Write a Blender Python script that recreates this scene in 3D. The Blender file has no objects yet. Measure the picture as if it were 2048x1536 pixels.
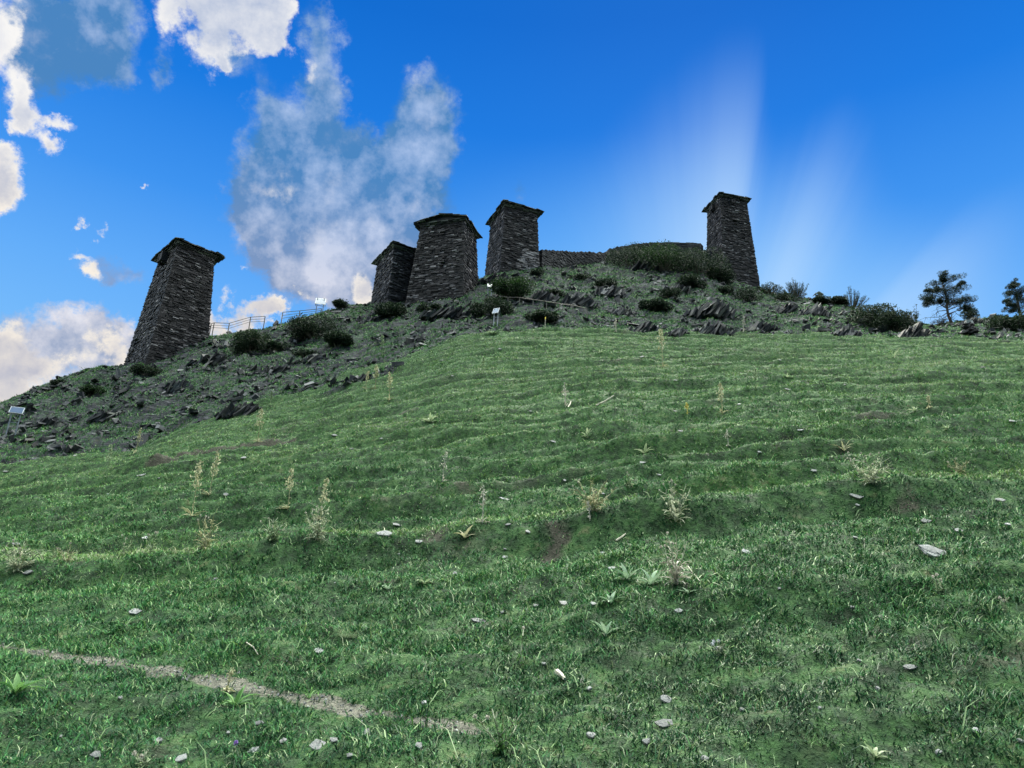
import bpy, math, random
import numpy as np
from mathutils import Vector, Matrix

PI = math.pi
rad = math.radians
C = bpy.context.scene.collection
rng = np.random.default_rng(7)
random.seed(7)

# ------------------------------------------------------------------ camera
F_PX = 1538.0                       # focal length in pixels of the 2048 wide frame
PITCH, ROLL, EYE = rad(19.93), rad(2.11), 1.6
FWD = np.array([0, math.cos(PITCH), math.sin(PITCH)])
_u = np.array([0, -math.sin(PITCH), math.cos(PITCH)])
_r = np.array([1.0, 0, 0])
RIGHT = math.cos(ROLL) * _r + math.sin(ROLL) * _u
UP = -math.sin(ROLL) * _r + math.cos(ROLL) * _u
cam = bpy.data.objects.new('camera', bpy.data.cameras.new('camera'))
C.objects.link(cam)
cam.data.sensor_width = 36
cam.data.lens = 36 * F_PX / 2048
cam.data.clip_start = 0.05
cam.data.clip_end = 3000
cam.matrix_world = Matrix((
    (RIGHT[0], UP[0], -FWD[0], 0), (RIGHT[1], UP[1], -FWD[1], 0), (RIGHT[2], UP[2], -FWD[2], EYE), (0, 0, 0, 1)))
bpy.context.scene.camera = cam


def ray(px, py):
    """direction of a point of the picture as (x/y, z/y)"""
    px, py = np.asarray(px, float), np.asarray(py, float)
    d = FWD[:, None] * F_PX + RIGHT[:, None] * (px.ravel() - 1024) - UP[:, None] * (py.ravel() - 768)
    return d[0] / d[1], d[2] / d[1]


def azel(px, py):
    u, t = ray([px], [py])
    return math.degrees(math.atan(u[0])), math.degrees(math.atan2(t[0], math.hypot(1, u[0])))


# ------------------------------------------------------------------ sky, sun, exposure
SUN_AZ, SUN_EL = 15.0, 42.0          # beyond the ridge, raking down the slope
sc = bpy.context.scene
sc.view_settings.view_transform = 'Standard'
sc.view_settings.look = 'None'
sc.view_settings.exposure = 0.0
sc.view_settings.gamma = 1.0
sc.view_settings.use_curve_mapping = False
sc.cycles.use_denoising = True
sc.cycles.max_bounces = 6
sc.cycles.transparent_max_bounces = 8


class NT:
    """small helper to write node trees"""
    def __init__(self, tree):
        self.t = tree
        tree.nodes.clear()

    def n(self, typ, inputs=None, **kw):
        nd = self.t.nodes.new(typ)
        for k, v in kw.items():
            setattr(nd, k, v)
        for k, v in (inputs or {}).items():
            self.set(nd.inputs[k], v)
        return nd

    def set(self, sock, v):
        if hasattr(v, 'node') or isinstance(v, bpy.types.NodeSocket):
            self.t.links.new(v, sock)
        else:
            if sock.type == 'RGBA' and len(v) == 3:
                v = (*v, 1)
            sock.default_value = v

    def m(self, op, a, b=0.0, c=0.0, clamp=False):
        nd = self.t.nodes.new('ShaderNodeMath')
        nd.operation = op
        nd.use_clamp = clamp
        for i, v in enumerate((a, b, c)):
            self.set(nd.inputs[i], v)
        return nd.outputs[0]

    def vm(self, op, a, b=(0, 0, 0)):
        nd = self.t.nodes.new('ShaderNodeVectorMath')
        nd.operation = op
        self.set(nd.inputs[0], a)
        if op == 'SCALE':
            self.set(nd.inputs['Scale'], b)
        else:
            self.set(nd.inputs[1], b)
        return nd.outputs['Value'] if op in ('LENGTH', 'DOT_PRODUCT', 'DISTANCE') else nd.outputs[0]

    def noise(self, vec, scale, detail=4, rough=0.55, dist=0.0, col=False):
        nd = self.n('ShaderNodeTexNoise', {'Vector': vec, 'Scale': scale, 'Detail': detail, 'Roughness': rough, 'Distortion': dist})
        return nd.outputs['Color' if col else 'Fac']

    def step(self, v, lo, hi, to0=0.0, to1=1.0):
        nd = self.n('ShaderNodeMapRange', {'Value': v, 'From Min': lo, 'From Max': hi, 'To Min': to0, 'To Max': to1}, interpolation_type='SMOOTHSTEP')
        return nd.outputs[0]

    def ramp(self, v, stops, interp='LINEAR'):
        nd = self.n('ShaderNodeValToRGB', {'Fac': v})
        cr = nd.color_ramp
        cr.interpolation = interp
        while len(cr.elements) < len(stops):
            cr.elements.new(0.5)
        for e, (p, c) in zip(cr.elements, stops):
            e.position = p
            e.color = (*c, 1) if len(c) == 3 else c
        return nd.outputs[0]

    def mix(self, f, a, b, blend='MIX'):
        nd = self.t.nodes.new('ShaderNodeMix')
        nd.data_type = 'RGBA'
        nd.blend_type = blend
        self.set(nd.inputs[0], f)
        self.set(nd.inputs[6], a)
        self.set(nd.inputs[7], b)
        return nd.outputs[2]


world = bpy.data.worlds.new('World')
sc.world = world
world.use_nodes = True


def build_world():
    g = NT(world.node_tree)
    out = g.n('ShaderNodeOutputWorld')
    bg = g.n('ShaderNodeBackground', {'Strength': 0.1})
    g.t.links.new(bg.outputs[0], out.inputs[0])
    d = g.n('ShaderNodeTexCoord').outputs['Generated']
    sep = g.n('ShaderNodeSeparateXYZ', {0: d})
    x, y, z = sep.outputs
    az = g.m('MULTIPLY', g.m('ARCTAN2', x, y), 57.29578)
    el = g.m('MULTIPLY', g.m('ARCSINE', z), 57.29578)
    P = g.n('ShaderNodeCombineXYZ', {0: az, 1: el}).outputs[0]
    # clear sky: physical sky graded towards the deep blue of the mountains
    sky = g.n('ShaderNodeTexSky', sky_type='NISHITA', sun_disc=False, sun_elevation=rad(SUN_EL), sun_rotation=rad(SUN_AZ), altitude=2000, air_density=1.0, dust_density=0.6, ozone_density=2.0).outputs[0]
    grad = g.ramp(g.m('DIVIDE', el, 90.0), [
        (0.0, (3.0, 5.6, 10)), (0.20, (2.0, 5.3, 10)), (0.27, (1.25, 4.3, 9.8)), (0.34, (0.45, 3.0, 9.0)),
        (0.42, (0.06, 2.0, 7.8)), (0.50, (0.0, 1.5, 6.6)), (0.62, (0.0, 1.3, 5.8)), (1.0, (0.3, 1.4, 5))])
    base = g.mix(0.05, grad, sky)
    # beams of light fanning out from the hidden sun
    su, st_ = ray([1400], [1000])
    yc = g.m('MAXIMUM', y, 0.05)
    qx = g.m('SUBTRACT', g.m('DIVIDE', x, yc), float(su[0]))
    qz = g.m('SUBTRACT', g.m('DIVIDE', z, yc), float(st_[0]))
    th = g.m('MULTIPLY', g.m('ARCTAN2', qx, qz), 57.29578)
    r = g.m('SQRT', g.m('ADD', g.m('MULTIPLY', qx, qx), g.m('MULTIPLY', qz, qz)))
    thn = g.m('ADD', th, g.m('MULTIPLY', g.m('SUBTRACT', g.noise(g.n('ShaderNodeCombineXYZ', {0: th, 1: g.m('MULTIPLY', r, 3.0)}).outputs[0], 0.22, 3), 0.5), 5.0))

    def angle(px, py):
        u, t = ray([px], [py])
        return math.degrees(math.atan2(u[0] - su[0], t[0] - st_[0]))
    stops = [(1100, 460, 0), (1240, 440, .30), (1340, 380, .62), (1420, 290, .92), (1470, 250, 1), (1502, 240, 1), (1540, 240, .36), (1585, 270, .38),
             (1630, 320, .76), (1680, 340, .74), (1735, 350, .46), (1800, 400, .26), (1880, 430, .34), (1975, 400, .78), (2045, 450, .80), (2048, 620, .4)]
    bm = g.ramp(g.m('DIVIDE', g.m('ADD', thn, 60.0), 140.0), [((angle(a_, b_) + 60) / 140, (c_,) * 3) for a_, b_, c_ in stops], 'B_SPLINE')
    reach = g.m('MULTIPLY_ADD', bm, 0.34, 0.50)
    fade = g.m('SUBTRACT', 1.0, g.n('ShaderNodeMapRange', {'Value': r, 'From Min': 0.24, 'From Max': reach}, interpolation_type='SMOOTHSTEP').outputs[0], clamp=True)
    base = g.mix(g.m('MULTIPLY', g.step(r, 0.62, 0.22), g.m('MULTIPLY', g.step(y, 0.1, 0.3), 0.6)), base, (2.6, 6.2, 10.4))
    beam = g.m('MULTIPLY', g.m('MULTIPLY', bm, fade), g.step(y, 0.1, 0.3))
    base = g.mix(g.m('MULTIPLY', beam, 0.88, clamp=True), base, (5.4, 7.6, 10.2))
    # clouds: soft grey veils and bright heaps, placed by azimuth and elevation
    wv = g.vm('MULTIPLY', g.vm('SUBTRACT', g.noise(d, 9.0, 9, 0.68, col=True), (0.5, 0.5, 0.5)), (1, 1, 0))
    Pw = g.vm('ADD', P, g.vm('SCALE', wv, 6.5))
    Pv = g.vm('ADD', P, g.vm('SCALE', wv, 8.0))
    fb = g.noise(d, 16.0, 9, 0.62)
    fb2 = g.noise(g.vm('ADD', d, (3.1, 1.7, 0.4)), 5.5, 6, 0.58)
    fbs = g.noise(g.vm('ADD', d, (0.010, 0.002, -0.016)), 16.0, 9, 0.62)      # the same field a step towards the sun

    def blobs(lst, vec):
        tot = None
        for px, py, rx, ry, rot, a in lst:
            ca, ce = azel(px, py)
            mp = g.n('ShaderNodeMapping', {'Vector': vec, 'Location': (ca, ce, 0), 'Rotation': (0, 0, rad(rot)), 'Scale': (rx / 23.0, ry / 23.0, 1)}, vector_type='TEXTURE')
            gr = g.n('ShaderNodeTexGradient', {0: mp.outputs[0]}, gradient_type='SPHERICAL').outputs['Fac']
            tot = g.m('MULTIPLY_ADD', gr, a, tot if tot is not None else 0.0)
        return tot
    veil = blobs([(165, 55, 120, 105, 0, 1.1), (60, 120, 70, 130, 20, .55), (650, 150, 62, 100, 10, .62), (600, 300, 150, 140, 0, .75), (520, 225, 60, 55, 0, .35), (850, 275, 105, 130, -10, .95),
                  (720, 420, 240, 140, 0, 1.3), (560, 400, 130, 110, 0, .7), (700, 520, 180, 120, 0, 1.1), (630, 470, 190, 130, 0, .7), (735, 590, 70, 60, 0, .7), (140, 690, 150, 62, 0, .9), (620, 60, 50, 90, 0, .30),
                  (325, 130, 30, 45, 0, .42), (450, 110, 120, 45, 0, .5), (170, 555, 90, 40, 0, .34), (250, 545, 70, 40, 0, .36), (480, 610, 90, 60, 0, .35), (1035, 380, 50, 30, 0, .30)], Pv)
    heap = blobs([(450, 30, 150, 92, 8, 1.5), (550, 50, 60, 55, 0, .7), (0, 50, 40, 80, 0, .75), (45, 175, 42, 80, 25, .62), (75, 235, 46, 42, 30, .68), (105, 298, 26, 28, 0, .8),
                  (5, 368, 52, 62, 0, 1.3), (618, 130, 34, 52, 10, .36), (565, 395, 80, 80, 0, .26), (505, 595, 62, 48, 20, 1.15),
                  (455, 640, 66, 40, 0, 1.0), (548, 610, 30, 26, 0, .8), (600, 573, 14, 20, 30, .62), (45, 722, 88, 72, 0, 1.25), (205, 697, 52, 38, -15, .95), (5, 770, 60, 44, 0, .9), (738, 568, 40, 56, 0, .95), (640, 590, 26, 22, 0, .7), (425, 660, 40, 50, 0, .8),
                  (165, 553, 26, 20, 0, .55), (207, 577, 20, 16, 0, .52), (140, 520, 32, 11, 0, .42), (205, 524, 28, 11, 0, .42), (275, 522, 16, 18, 0, .5), (292, 556, 24, 14, 0, .52), (262, 549, 18, 11, 0, .46), (142, 457, 12, 12, 0, .5), (180, 470, 20, 13, 0, .46), (172, 500, 18, 9, 0, .4), (300, 385, 9, 11, 0, .55), (432, 122, 18, 16, 0, .6), (140, 250, 40, 14, -10, .45), (500, 525, 16, 9, 0, .4)],
                 Pw)
    fv = g.noise(g.vm('ADD', d, (1.3, .2, .7)), 11.0, 7, 0.60)
    fvs = g.noise(g.vm('ADD', d, (1.3 + .022, .2, .7 - .030)), 11.0, 7, 0.60)
    vd = g.step(g.m('ADD', veil, g.m('MULTIPLY', g.m('ADD', g.m('MULTIPLY', g.m('SUBTRACT', fv, .5), 1.5), g.m('MULTIPLY', g.m('SUBTRACT', fb, .5), 0.9)), g.m('MULTIPLY', veil, 1.8, clamp=True))), 0.16, 0.55)
    hd = g.step(g.m('ADD', heap, g.m('MULTIPLY', g.m('MULTIPLY', g.m('SUBTRACT', fb, 0.54), 3.6), g.m('MULTIPLY', heap, 1.8, clamp=True))), 0.16, 0.66)
    core = g.step(g.m('ADD', heap, g.m('MULTIPLY', g.m('SUBTRACT', fb, 0.5), 1.0)), 0.35, 0.95)
    lit = g.m('ADD', 0.5, g.m('MULTIPLY', g.m('SUBTRACT', fb, fbs), 3.2), clamp=True)
    low = g.step(el, 22.0, 35.0)
    vlit = g.m('ADD', g.m('MULTIPLY_ADD', g.m('SUBTRACT', fv, fvs), 4.2, 0.30), g.m('MULTIPLY', g.m('SUBTRACT', fb2, .5), 1.6), clamp=True)
    vcol = g.mix(vlit, g.mix(low, (2.7, 3.4, 5.1), (0.75, 2.4, 5.2)), g.mix(low, (8.0, 7.8, 8.3), (4.0, 5.4, 8.0)))
    vcol = g.mix(g.m('MULTIPLY', g.m('MULTIPLY', lit, g.step(fb, .52, .72)), g.mix(low, (.5,) * 3, (.25,) * 3)), vcol, (8.6, 8.6, 9.2))
    col = g.mix(g.m('MULTIPLY', vd, 0.93), base, vcol)
    shade = g.m('MULTIPLY', core, g.step(g.m('ADD', fb2, g.m('MULTIPLY', fb, .4)), .50, .76), clamp=True)
    hcol = g.mix(shade, g.mix(low, (9.6, 8.9, 8.0), (9.4, 9.2, 9.0)), g.mix(low, (4.6, 4.8, 5.9), (4.4, 5.2, 7.0)))
    hcol = g.mix(g.m('MULTIPLY', lit, 0.55), hcol, g.mix(low, (10.6, 9.6, 8.0), (10.2, 10.0, 9.7)))
    col = g.mix(hd, col, hcol)
    # overhead, out of view: overbright cloud added as fill light; low behind the viewer: the far side of the valley
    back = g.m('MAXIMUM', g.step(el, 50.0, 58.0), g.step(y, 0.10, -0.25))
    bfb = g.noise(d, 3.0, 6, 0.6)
    bcol = g.mix(g.step(bfb, 0.36, 0.60), (4.0, 8.0, 13.0), (FILL_SKY[0], FILL_SKY[1], FILL_SKY[2]))
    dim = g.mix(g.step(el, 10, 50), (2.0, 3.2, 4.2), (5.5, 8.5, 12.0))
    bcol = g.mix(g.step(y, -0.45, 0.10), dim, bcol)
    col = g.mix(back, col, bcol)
    # below the horizon: far dark valleys
    col = g.mix(g.step(el, -1.0, -6.0), col, (0.25, 0.4, 0.35))
    g.set(bg.inputs['Color'], col)
    world.cycles.sampling_method = 'MANUAL'
    world.cycles.sample_map_resolution = 512


FILL_SKY = (205, 214, 190)
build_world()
sun = bpy.data.objects.new('sun', bpy.data.lights.new('sun', 'SUN'))
C.objects.link(sun)
sun.data.energy = 5.0
sun.data.angle = rad(11)            # lamp raised over the ridge to rake the slope; wide disc softens tower shadows
sun.data.color = (1.0, 0.95, 0.80)
sd = Vector((math.sin(rad(SUN_AZ)) * math.cos(rad(SUN_EL)), math.cos(rad(SUN_AZ)) * math.cos(rad(SUN_EL)), math.sin(rad(SUN_EL))))
sun.rotation_euler = sd.to_track_quat('Z', 'Y').to_euler()
sun.location = (20, 60, 90)


# ------------------------------------------------------------------ materials
def material(name):
    m = bpy.data.materials.new(name)
    m.use_nodes = True
    g = NT(m.node_tree)
    out = g.n('ShaderNodeOutputMaterial')
    return m, g, out


def attr(g, name):
    return g.n('ShaderNodeAttribute', attribute_name=name).outputs['Fac']


def leaf_material(name, stops, trans=0.35, rough=0.6):
    """foliage: colour picked per leaf by the attribute rnd"""
    m, g, out = material(name)
    col = g.ramp(attr(g, 'rnd'), stops)
    p = g.n('ShaderNodeBsdfPrincipled', {'Base Color': col, 'Roughness': rough})
    p.inputs['Specular IOR Level'].default_value = 0.25
    tr = g.n('ShaderNodeBsdfTranslucent', {'Color': col})
    mx = g.n('ShaderNodeMixShader', {0: trans, 1: p.outputs[0], 2: tr.outputs[0]})
    g.t.links.new(mx.outputs[0], out.inputs[0])
    return m


def stone_material(name, dark, mid, light, p_light=0.9, scale=1.0, lichen=0.0):
    m, g, out = material(name)
    pos = g.n('ShaderNodeNewGeometry').outputs['Position']
    rnd = attr(g, 'rnd')
    n1 = g.noise(pos, 9.0 * scale, 5, 0.65)
    n2 = g.noise(pos, 1.3 * scale, 4, 0.6)
    f = g.m('ADD', rnd, g.m('MULTIPLY', g.m('SUBTRACT', n1, 0.5), 0.5))
    col = g.ramp(f, [(0.0, dark), (0.55, mid), (p_light, light), (1.0, tuple(min(1, c * 1.35) for c in light))])
    col = g.mix(g.step(n2, 0.45, 0.7), col, (0.10, 0.085, 0.075), 'MULTIPLY') if False else col
    if lichen:
        col = g.mix(g.m('MULTIPLY', g.step(n2, 0.52, 0.72), lichen), col, (0.13, 0.15, 0.10))
    p = g.n('ShaderNodeBsdfPrincipled', {'Base Color': col, 'Roughness': 0.75})
    p.inputs['Specular IOR Level'].default_value = 0.35
    b = g.n('ShaderNodeBump', {'Height': g.noise(pos, 30.0 * scale, 4, 0.7), 'Strength': 0.5, 'Distance': 0.03})
    g.t.links.new(b.outputs[0], p.inputs['Normal'])
    g.t.links.new(p.outputs[0], out.inputs[0])
    return m


def plain_material(name, col, rough=0.6, metal=0.0, var=0.25):
    m, g, out = material(name)
    pos = g.n('ShaderNodeNewGeometry').outputs['Position']
    n1 = g.noise(pos, 6.0, 5, 0.65)
    c = g.mix(g.step(n1, 0.3, 0.7), tuple(k * (1 - var) for k in col), tuple(min(1, k * (1 + var)) for k in col))
    p = g.n('ShaderNodeBsdfPrincipled', {'Base Color': c, 'Roughness': rough, 'Metallic': metal})
    g.t.links.new(p.outputs[0], out.inputs[0])
    return m


M = {}
M['tower'] = stone_material('tower_slate', (0.004, 0.004, 0.005), (0.030, 0.025, 0.028), (0.23, 0.21, 0.215), 0.88)
M['tower_core'] = plain_material('tower_core', (0.012, 0.012, 0.014), 0.9)
M['roof'] = stone_material('roof_slate', (0.007, 0.008, 0.009), (0.024, 0.026, 0.024), (0.09, 0.10, 0.085), 0.92, lichen=0.5)
M['wall'] = stone_material('wall_slate', (0.010, 0.010, 0.012), (0.034, 0.032, 0.036), (0.16, 0.15, 0.15), 0.9)
M['rock'] = stone_material('rock_slate', (0.007, 0.008, 0.010), (0.030, 0.032, 0.038), (0.17, 0.17, 0.175), 0.90, lichen=0.4)
M['slab'] = stone_material('pale_slate', (0.09, 0.092, 0.09), (0.19, 0.19, 0.185), (0.34, 0.34, 0.33), 0.85, 3.0)
M['metal'] = plain_material('weathered_metal', (0.26, 0.27, 0.29), 0.5, 0.3)
M['timber'] = plain_material('grey_timber', (0.16, 0.14, 0.12), 0.8)
M['bark'] = plain_material('bark', (0.075, 0.058, 0.045), 0.9)
M['twig'] = plain_material('twig', (0.09, 0.075, 0.055), 0.9)
M['yellow'] = plain_material('yellow_paint', (0.75, 0.55, 0.05), 0.5)
M['frame'] = plain_material('white_frame', (0.5, 0.51, 0.53), 0.4)
M['dark'] = plain_material('dark_void', (0.006, 0.006, 0.007), 0.95)
M['dry_stick'] = plain_material('dry_stick', (0.42, 0.38, 0.3), 0.8)
M['shrub'] = leaf_material('shrub_leaves', [(0, (.006, .013, .008)), (.5, (.014, .028, .013)), (.9, (.030, .052, .020)), (1, (.045, .075, .03))], .25)
M['shrub_bright'] = leaf_material('shrub_bright_leaves', [(0, (.005, .014, .005)), (.5, (.011, .030, .008)), (.9, (.028, .065, .014)), (1, (.05, .10, .022))], .35)
M['needles'] = leaf_material('pine_needles', [(0, (.008, .016, .012)), (.6, (.018, .034, .022)), (1, (.04, .065, .04))], .25)
M['straw'] = leaf_material('straw_weed', [(0, (.20, .21, .11)), (.5, (.37, .36, .21)), (1, (.56, .53, .36))], .35)
M['weed'] = leaf_material('weed_leaves', [(0, (.10, .16, .08)), (.5, (.20, .27, .14)), (1, (.34, .39, .24))], .35)
M['thistle'] = leaf_material('thistle_leaves', [(0, (.18, .22, .14)), (.5, (.36, .39, .26)), (1, (.6, .6, .46))], .35)
M['head'] = leaf_material('seed_heads', [(0, (.22, .20, .16)), (.5, (.46, .43, .36)), (1, (.72, .68, .6))], .25)
M['broad'] = leaf_material('broad_leaves', [(0, (.12, .20, .12)), (.5, (.20, .30, .18)), (1, (.30, .40, .27))], .3)
M['fern'] = leaf_material('fern_leaves', [(0, (.035, .10, .028)), (.5, (.07, .17, .045)), (1, (.14, .27, .08))], .35)
M['purple'] = plain_material('purple_petals', (0.30, 0.16, 0.5), 0.6)
M['petal'] = plain_material('yellow_petals', (0.6, 0.5, 0.12), 0.6)


def solar_material():
    m, g, out = material('solar_cells')
    pos = g.n('ShaderNodeTexCoord').outputs['Object']
    n1 = g.noise(pos, 3.0, 3)
    p = g.n('ShaderNodeBsdfPrincipled', {'Base Color': g.mix(n1, (.07, .10, .17), (.11, .15, .23)), 'Roughness': 0.18})
    p.inputs['Coat Weight'].default_value = 0.6
    g.t.links.new(p.outputs[0], out.inputs[0])
    return m


M['solar'] = solar_material()


# ------------------------------------------------------------------ object helpers
def tag(o, label=None, cat=None, group=None, kind=None):
    for k, v in (('label', label), ('category', cat), ('group', group), ('kind', kind)):
        if v:
            o[k] = v
    return o


def empty(name, loc, label, cat, group=None, rz=0.0):
    o = bpy.data.objects.new(name, None)
    C.objects.link(o)
    o.location = loc
    o.rotation_euler = (0, 0, rz)
    o.empty_display_size = 0.2
    return tag(o, label, cat, group)


class MB:
    """collects faces; build() links them as one mesh object with a per-piece attribute rnd"""
    def __init__(self):
        self.v, self.f, self.r, self.n = [], [], [], 0

    def add(self, verts, faces, rnd=None):
        verts = np.asarray(verts, float).reshape(-1, 3)
        if rnd is None:
            rnd = random.random()
        self.v.append(verts)
        for fc in faces:
            self.f.append(tuple(int(i) + self.n for i in fc))
        self.r.append(np.broadcast_to(np.asarray(rnd, float), (len(verts),)))
        self.n += len(verts)

    def boxes(self, c, ax, ay, az, h, jit=0.0, rnd=None, rs=rng):
        """many boxes at once: centres, three unit axes and half sizes, all (N,3)"""
        c = np.asarray(c, float).reshape(-1, 3)
        N = len(c)
        ax, ay, az = (np.broadcast_to(np.asarray(a, float), (N, 3)) for a in (ax, ay, az))
        h = np.broadcast_to(np.asarray(h, float), (N, 3))
        s = np.array([(-1, -1, -1), (1, -1, -1), (1, 1, -1), (-1, 1, -1), (-1, -1, 1), (1, -1, 1), (1, 1, 1), (-1, 1, 1)], float)
        k = s[None] * h[:, None, :]
        if jit:
            k = k * (1 + rs.uniform(-jit, jit, k.shape))
        v = c[:, None] + k[..., :1] * ax[:, None] + k[..., 1:2] * ay[:, None] + k[..., 2:] * az[:, None]
        fq = [(0, 3, 2, 1), (4, 5, 6, 7), (0, 1, 5, 4), (1, 2, 6, 5), (2, 3, 7, 6), (3, 0, 4, 7)]
        if rnd is None:
            rnd = rs.random(N)
        base = self.n
        self.v.append(v.reshape(-1, 3))
        self.r.append(np.repeat(rnd, 8))
        for i in range(N):
            o = base + 8 * i
            for q in fq:
                self.f.append((q[0] + o, q[1] + o, q[2] + o, q[3] + o))
        self.n += 8 * N

    def quads(self, v, rnd):
        """v (N,k,3): N separate k-gons"""
        N, k = v.shape[:2]
        base = self.n
        self.v.append(v.reshape(-1, 3))
        self.r.append(np.repeat(rnd, k))
        idx = (base + np.arange(N * k)).reshape(N, k)
        self.f.extend(map(tuple, idx.tolist()))
        self.n += N * k

    def tube(self, pts, rads, seg=6, rnd=None):
        pts = [Vector(p) for p in pts]
        vs, fs = [], []
        for i, p in enumerate(pts):
            t = (pts[min(i + 1, len(pts) - 1)] - pts[max(i - 1, 0)])
            t = t.normalized() if t.length > 1e-9 else Vector((0, 0, 1))
            a = t.cross(Vector((0.31, 0.95, 0.05)))
            if a.length < 1e-3:
                a = t.cross(Vector((1, 0, 0)))
            a.normalize()
            b = t.cross(a)
            for k in range(seg):
                an = 2 * PI * k / seg
                vs.append(p + (a * math.cos(an) + b * math.sin(an)) * rads[i])
        for i in range(len(pts) - 1):
            for k in range(seg):
                k2 = (k + 1) % seg
                fs.append((i * seg + k, i * seg + k2, (i + 1) * seg + k2, (i + 1) * seg + k))
        fs.append(tuple(reversed(range(seg))))
        fs.append(tuple((len(pts) - 1) * seg + k for k in range(seg)))
        self.add([tuple(v) for v in vs], fs, rnd)

    def leaf(self, base, d, length, width, bend=0.6, seg=3, rnd=None, fold=0.25, tipw=0.12):
        """a leaf strip that arches over; d is its starting direction"""
        p = Vector(base)
        d = Vector(d).normalized()
        side = d.cross(Vector((0, 0, 1)))
        if side.length < 1e-3:
            side = Vector((1, 0, 0))
        side.normalize()
        vs, fs = [], []
        for i in range(seg + 1):
            s = i / seg
            w = width * (0.35 + 1.3 * s if s < .5 else 1.0 - (s - .5) * 2 * (1 - tipw))
            up = side.cross(d).normalized()
            vs += [tuple(p - side * w * .5 + up * w * fold), tuple(p), tuple(p + side * w * .5 + up * w * fold)]
            p = p + d * (length / seg)
            d = (d + Vector((0, 0, -1)) * bend / seg).normalized()
        for i in range(seg):
            a = 3 * i
            fs += [(a, a + 1, a + 4, a + 3), (a + 1, a + 2, a + 5, a + 4)]
        self.add(vs, fs, rnd)

    def build(self, name, mat, parent=None, smooth=False):
        me = bpy.data.meshes.new(name)
        if self.n:
            V = np.concatenate(self.v)
            me.from_pydata(V.tolist(), [], self.f)
            a = me.attributes.new('rnd', 'FLOAT', 'POINT')
            a.data.foreach_set('value', np.concatenate(self.r).astype(np.float32))
            if smooth:
                me.polygons.foreach_set('use_smooth', np.ones(len(me.polygons), bool))
        me.materials.append(mat)
        o = bpy.data.objects.new(name, me)
        C.objects.link(o)
        if parent:
            o.parent = parent
        return o


# ------------------------------------------------------------------ numpy noise
def _hash(ix, iy, iz, seed):
    h = (ix.astype(np.int64) * 374761393 + iy.astype(np.int64) * 668265263 + iz.astype(np.int64) * 2147483647 + seed * 1274126177) & 0xffffffff
    h = ((h ^ (h >> 13)) * 1274126177) & 0xffffffff
    h = ((h ^ (h >> 16)) * 2246822519) & 0xffffffff
    return h ^ (h >> 15)


def perlin(x, y, seed=0):
    ix, iy = np.floor(x), np.floor(y)
    fx, fy = x - ix, y - iy
    u, v = fx * fx * fx * (fx * (fx * 6 - 15) + 10), fy * fy * fy * (fy * (fy * 6 - 15) + 10)
    z = np.zeros_like(ix)

    def gr(a, b, dx, dy):
        an = _hash(a, b, z, seed) / 4294967296.0 * 2 * PI
        return np.cos(an) * dx + np.sin(an) * dy
    n00, n10 = gr(ix, iy, fx, fy), gr(ix + 1, iy, fx - 1, fy)
    n01, n11 = gr(ix, iy + 1, fx, fy - 1), gr(ix + 1, iy + 1, fx - 1, fy - 1)
    a = n00 + u * (n10 - n00)
    b = n01 + u * (n11 - n01)
    return (a + v * (b - a)) * 1.5


def fbm(x, y, oct=4, seed=0, gain=0.5, lac=2.03):
    t, a, s = 0, 1.0, 0
    for i in range(oct):
        t = t + a * perlin(x, y, seed + i * 17)
        s += a
        a *= gain
        x, y = x * lac + 11.3, y * lac + 5.7
    return t / s


def smooth(a, b, x):
    t = np.clip((x - a) / (b - a), 0, 1)
    return t * t * (3 - 2 * t)


# ------------------------------------------------------------------ the shape of the hill
def line(pts):
    """a line of the picture as a function x/y -> z/y"""
    u, t = ray([p[0] for p in pts], [p[1] for p in pts])
    o = np.argsort(u)
    return lambda a: np.interp(a, u[o], t[o])


def dist(pts, row=650):
    u, _ = ray([p[0] for p in pts], [row] * len(pts))
    return lambda a: np.interp(a, u, [p[1] for p in pts])


L_MAIN = line([(-500, 1172), (-200, 1150), (0, 1128), (300, 1108), (600, 1085), (850, 1075), (1050, 1055), (1250, 1012), (1450, 988), (1700, 968), (2048, 945), (2250, 930), (2500, 915)])
L_EDGE = line([(-500, 1040), (-200, 975), (0, 925), (130, 908), (270, 890), (390, 838), (470, 808), (550, 792), (640, 770), (700, 742), (790, 715), (850, 692), (920, 668), (1000, 657), (1200, 655), (1350, 664), (1500, 663), (1650, 664), (1800, 670), (2048, 674), (2250, 677), (2500, 680)])
L_CREST = line([(-600, 1010), (-200, 880), (0, 802), (60, 778), (130, 748), (200, 730), (250, 727), (295, 718), (330, 708), (405, 676), (420, 669), (470, 664), (530, 652), (570, 641), (640, 621), (700, 606), (745, 603), (800, 592), (870, 578), (930, 568), (970, 552),
                (1003, 541), (1080, 530), (1150, 530), (1220, 520), (1300, 512), (1400, 518), (1445, 548), (1515, 572), (1560, 590), (1600, 594), (1650, 598), (1700, 611), (1760, 630), (1830, 642), (1870, 648), (1900, 642), (1950, 634), (2000, 629), (2048, 634), (2250, 645), (2500, 680)])
Y_EDGE = dist([(-500, 28), (0, 34), (500, 40), (1000, 46), (1500, 48), (2048, 46), (2500, 44)])
Y_CREST = dist([(-600, 46), (-200, 50), (0, 53.5), (250, 56), (295, 52.9), (405, 55.4), (480, 58.5), (530, 60), (745, 62.5), (860, 62.5), (960, 63), (1003, 63.4), (1080, 65.2), (1120, 68.5), (1220, 73.4), (1300, 75), (1400, 74.6), (1445, 73.8), (1515, 74.6), (1650, 73), (1850, 70), (2048, 68), (2500, 64)])


def poly_world(pts):
    return pts


class Hill:
    pass


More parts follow.
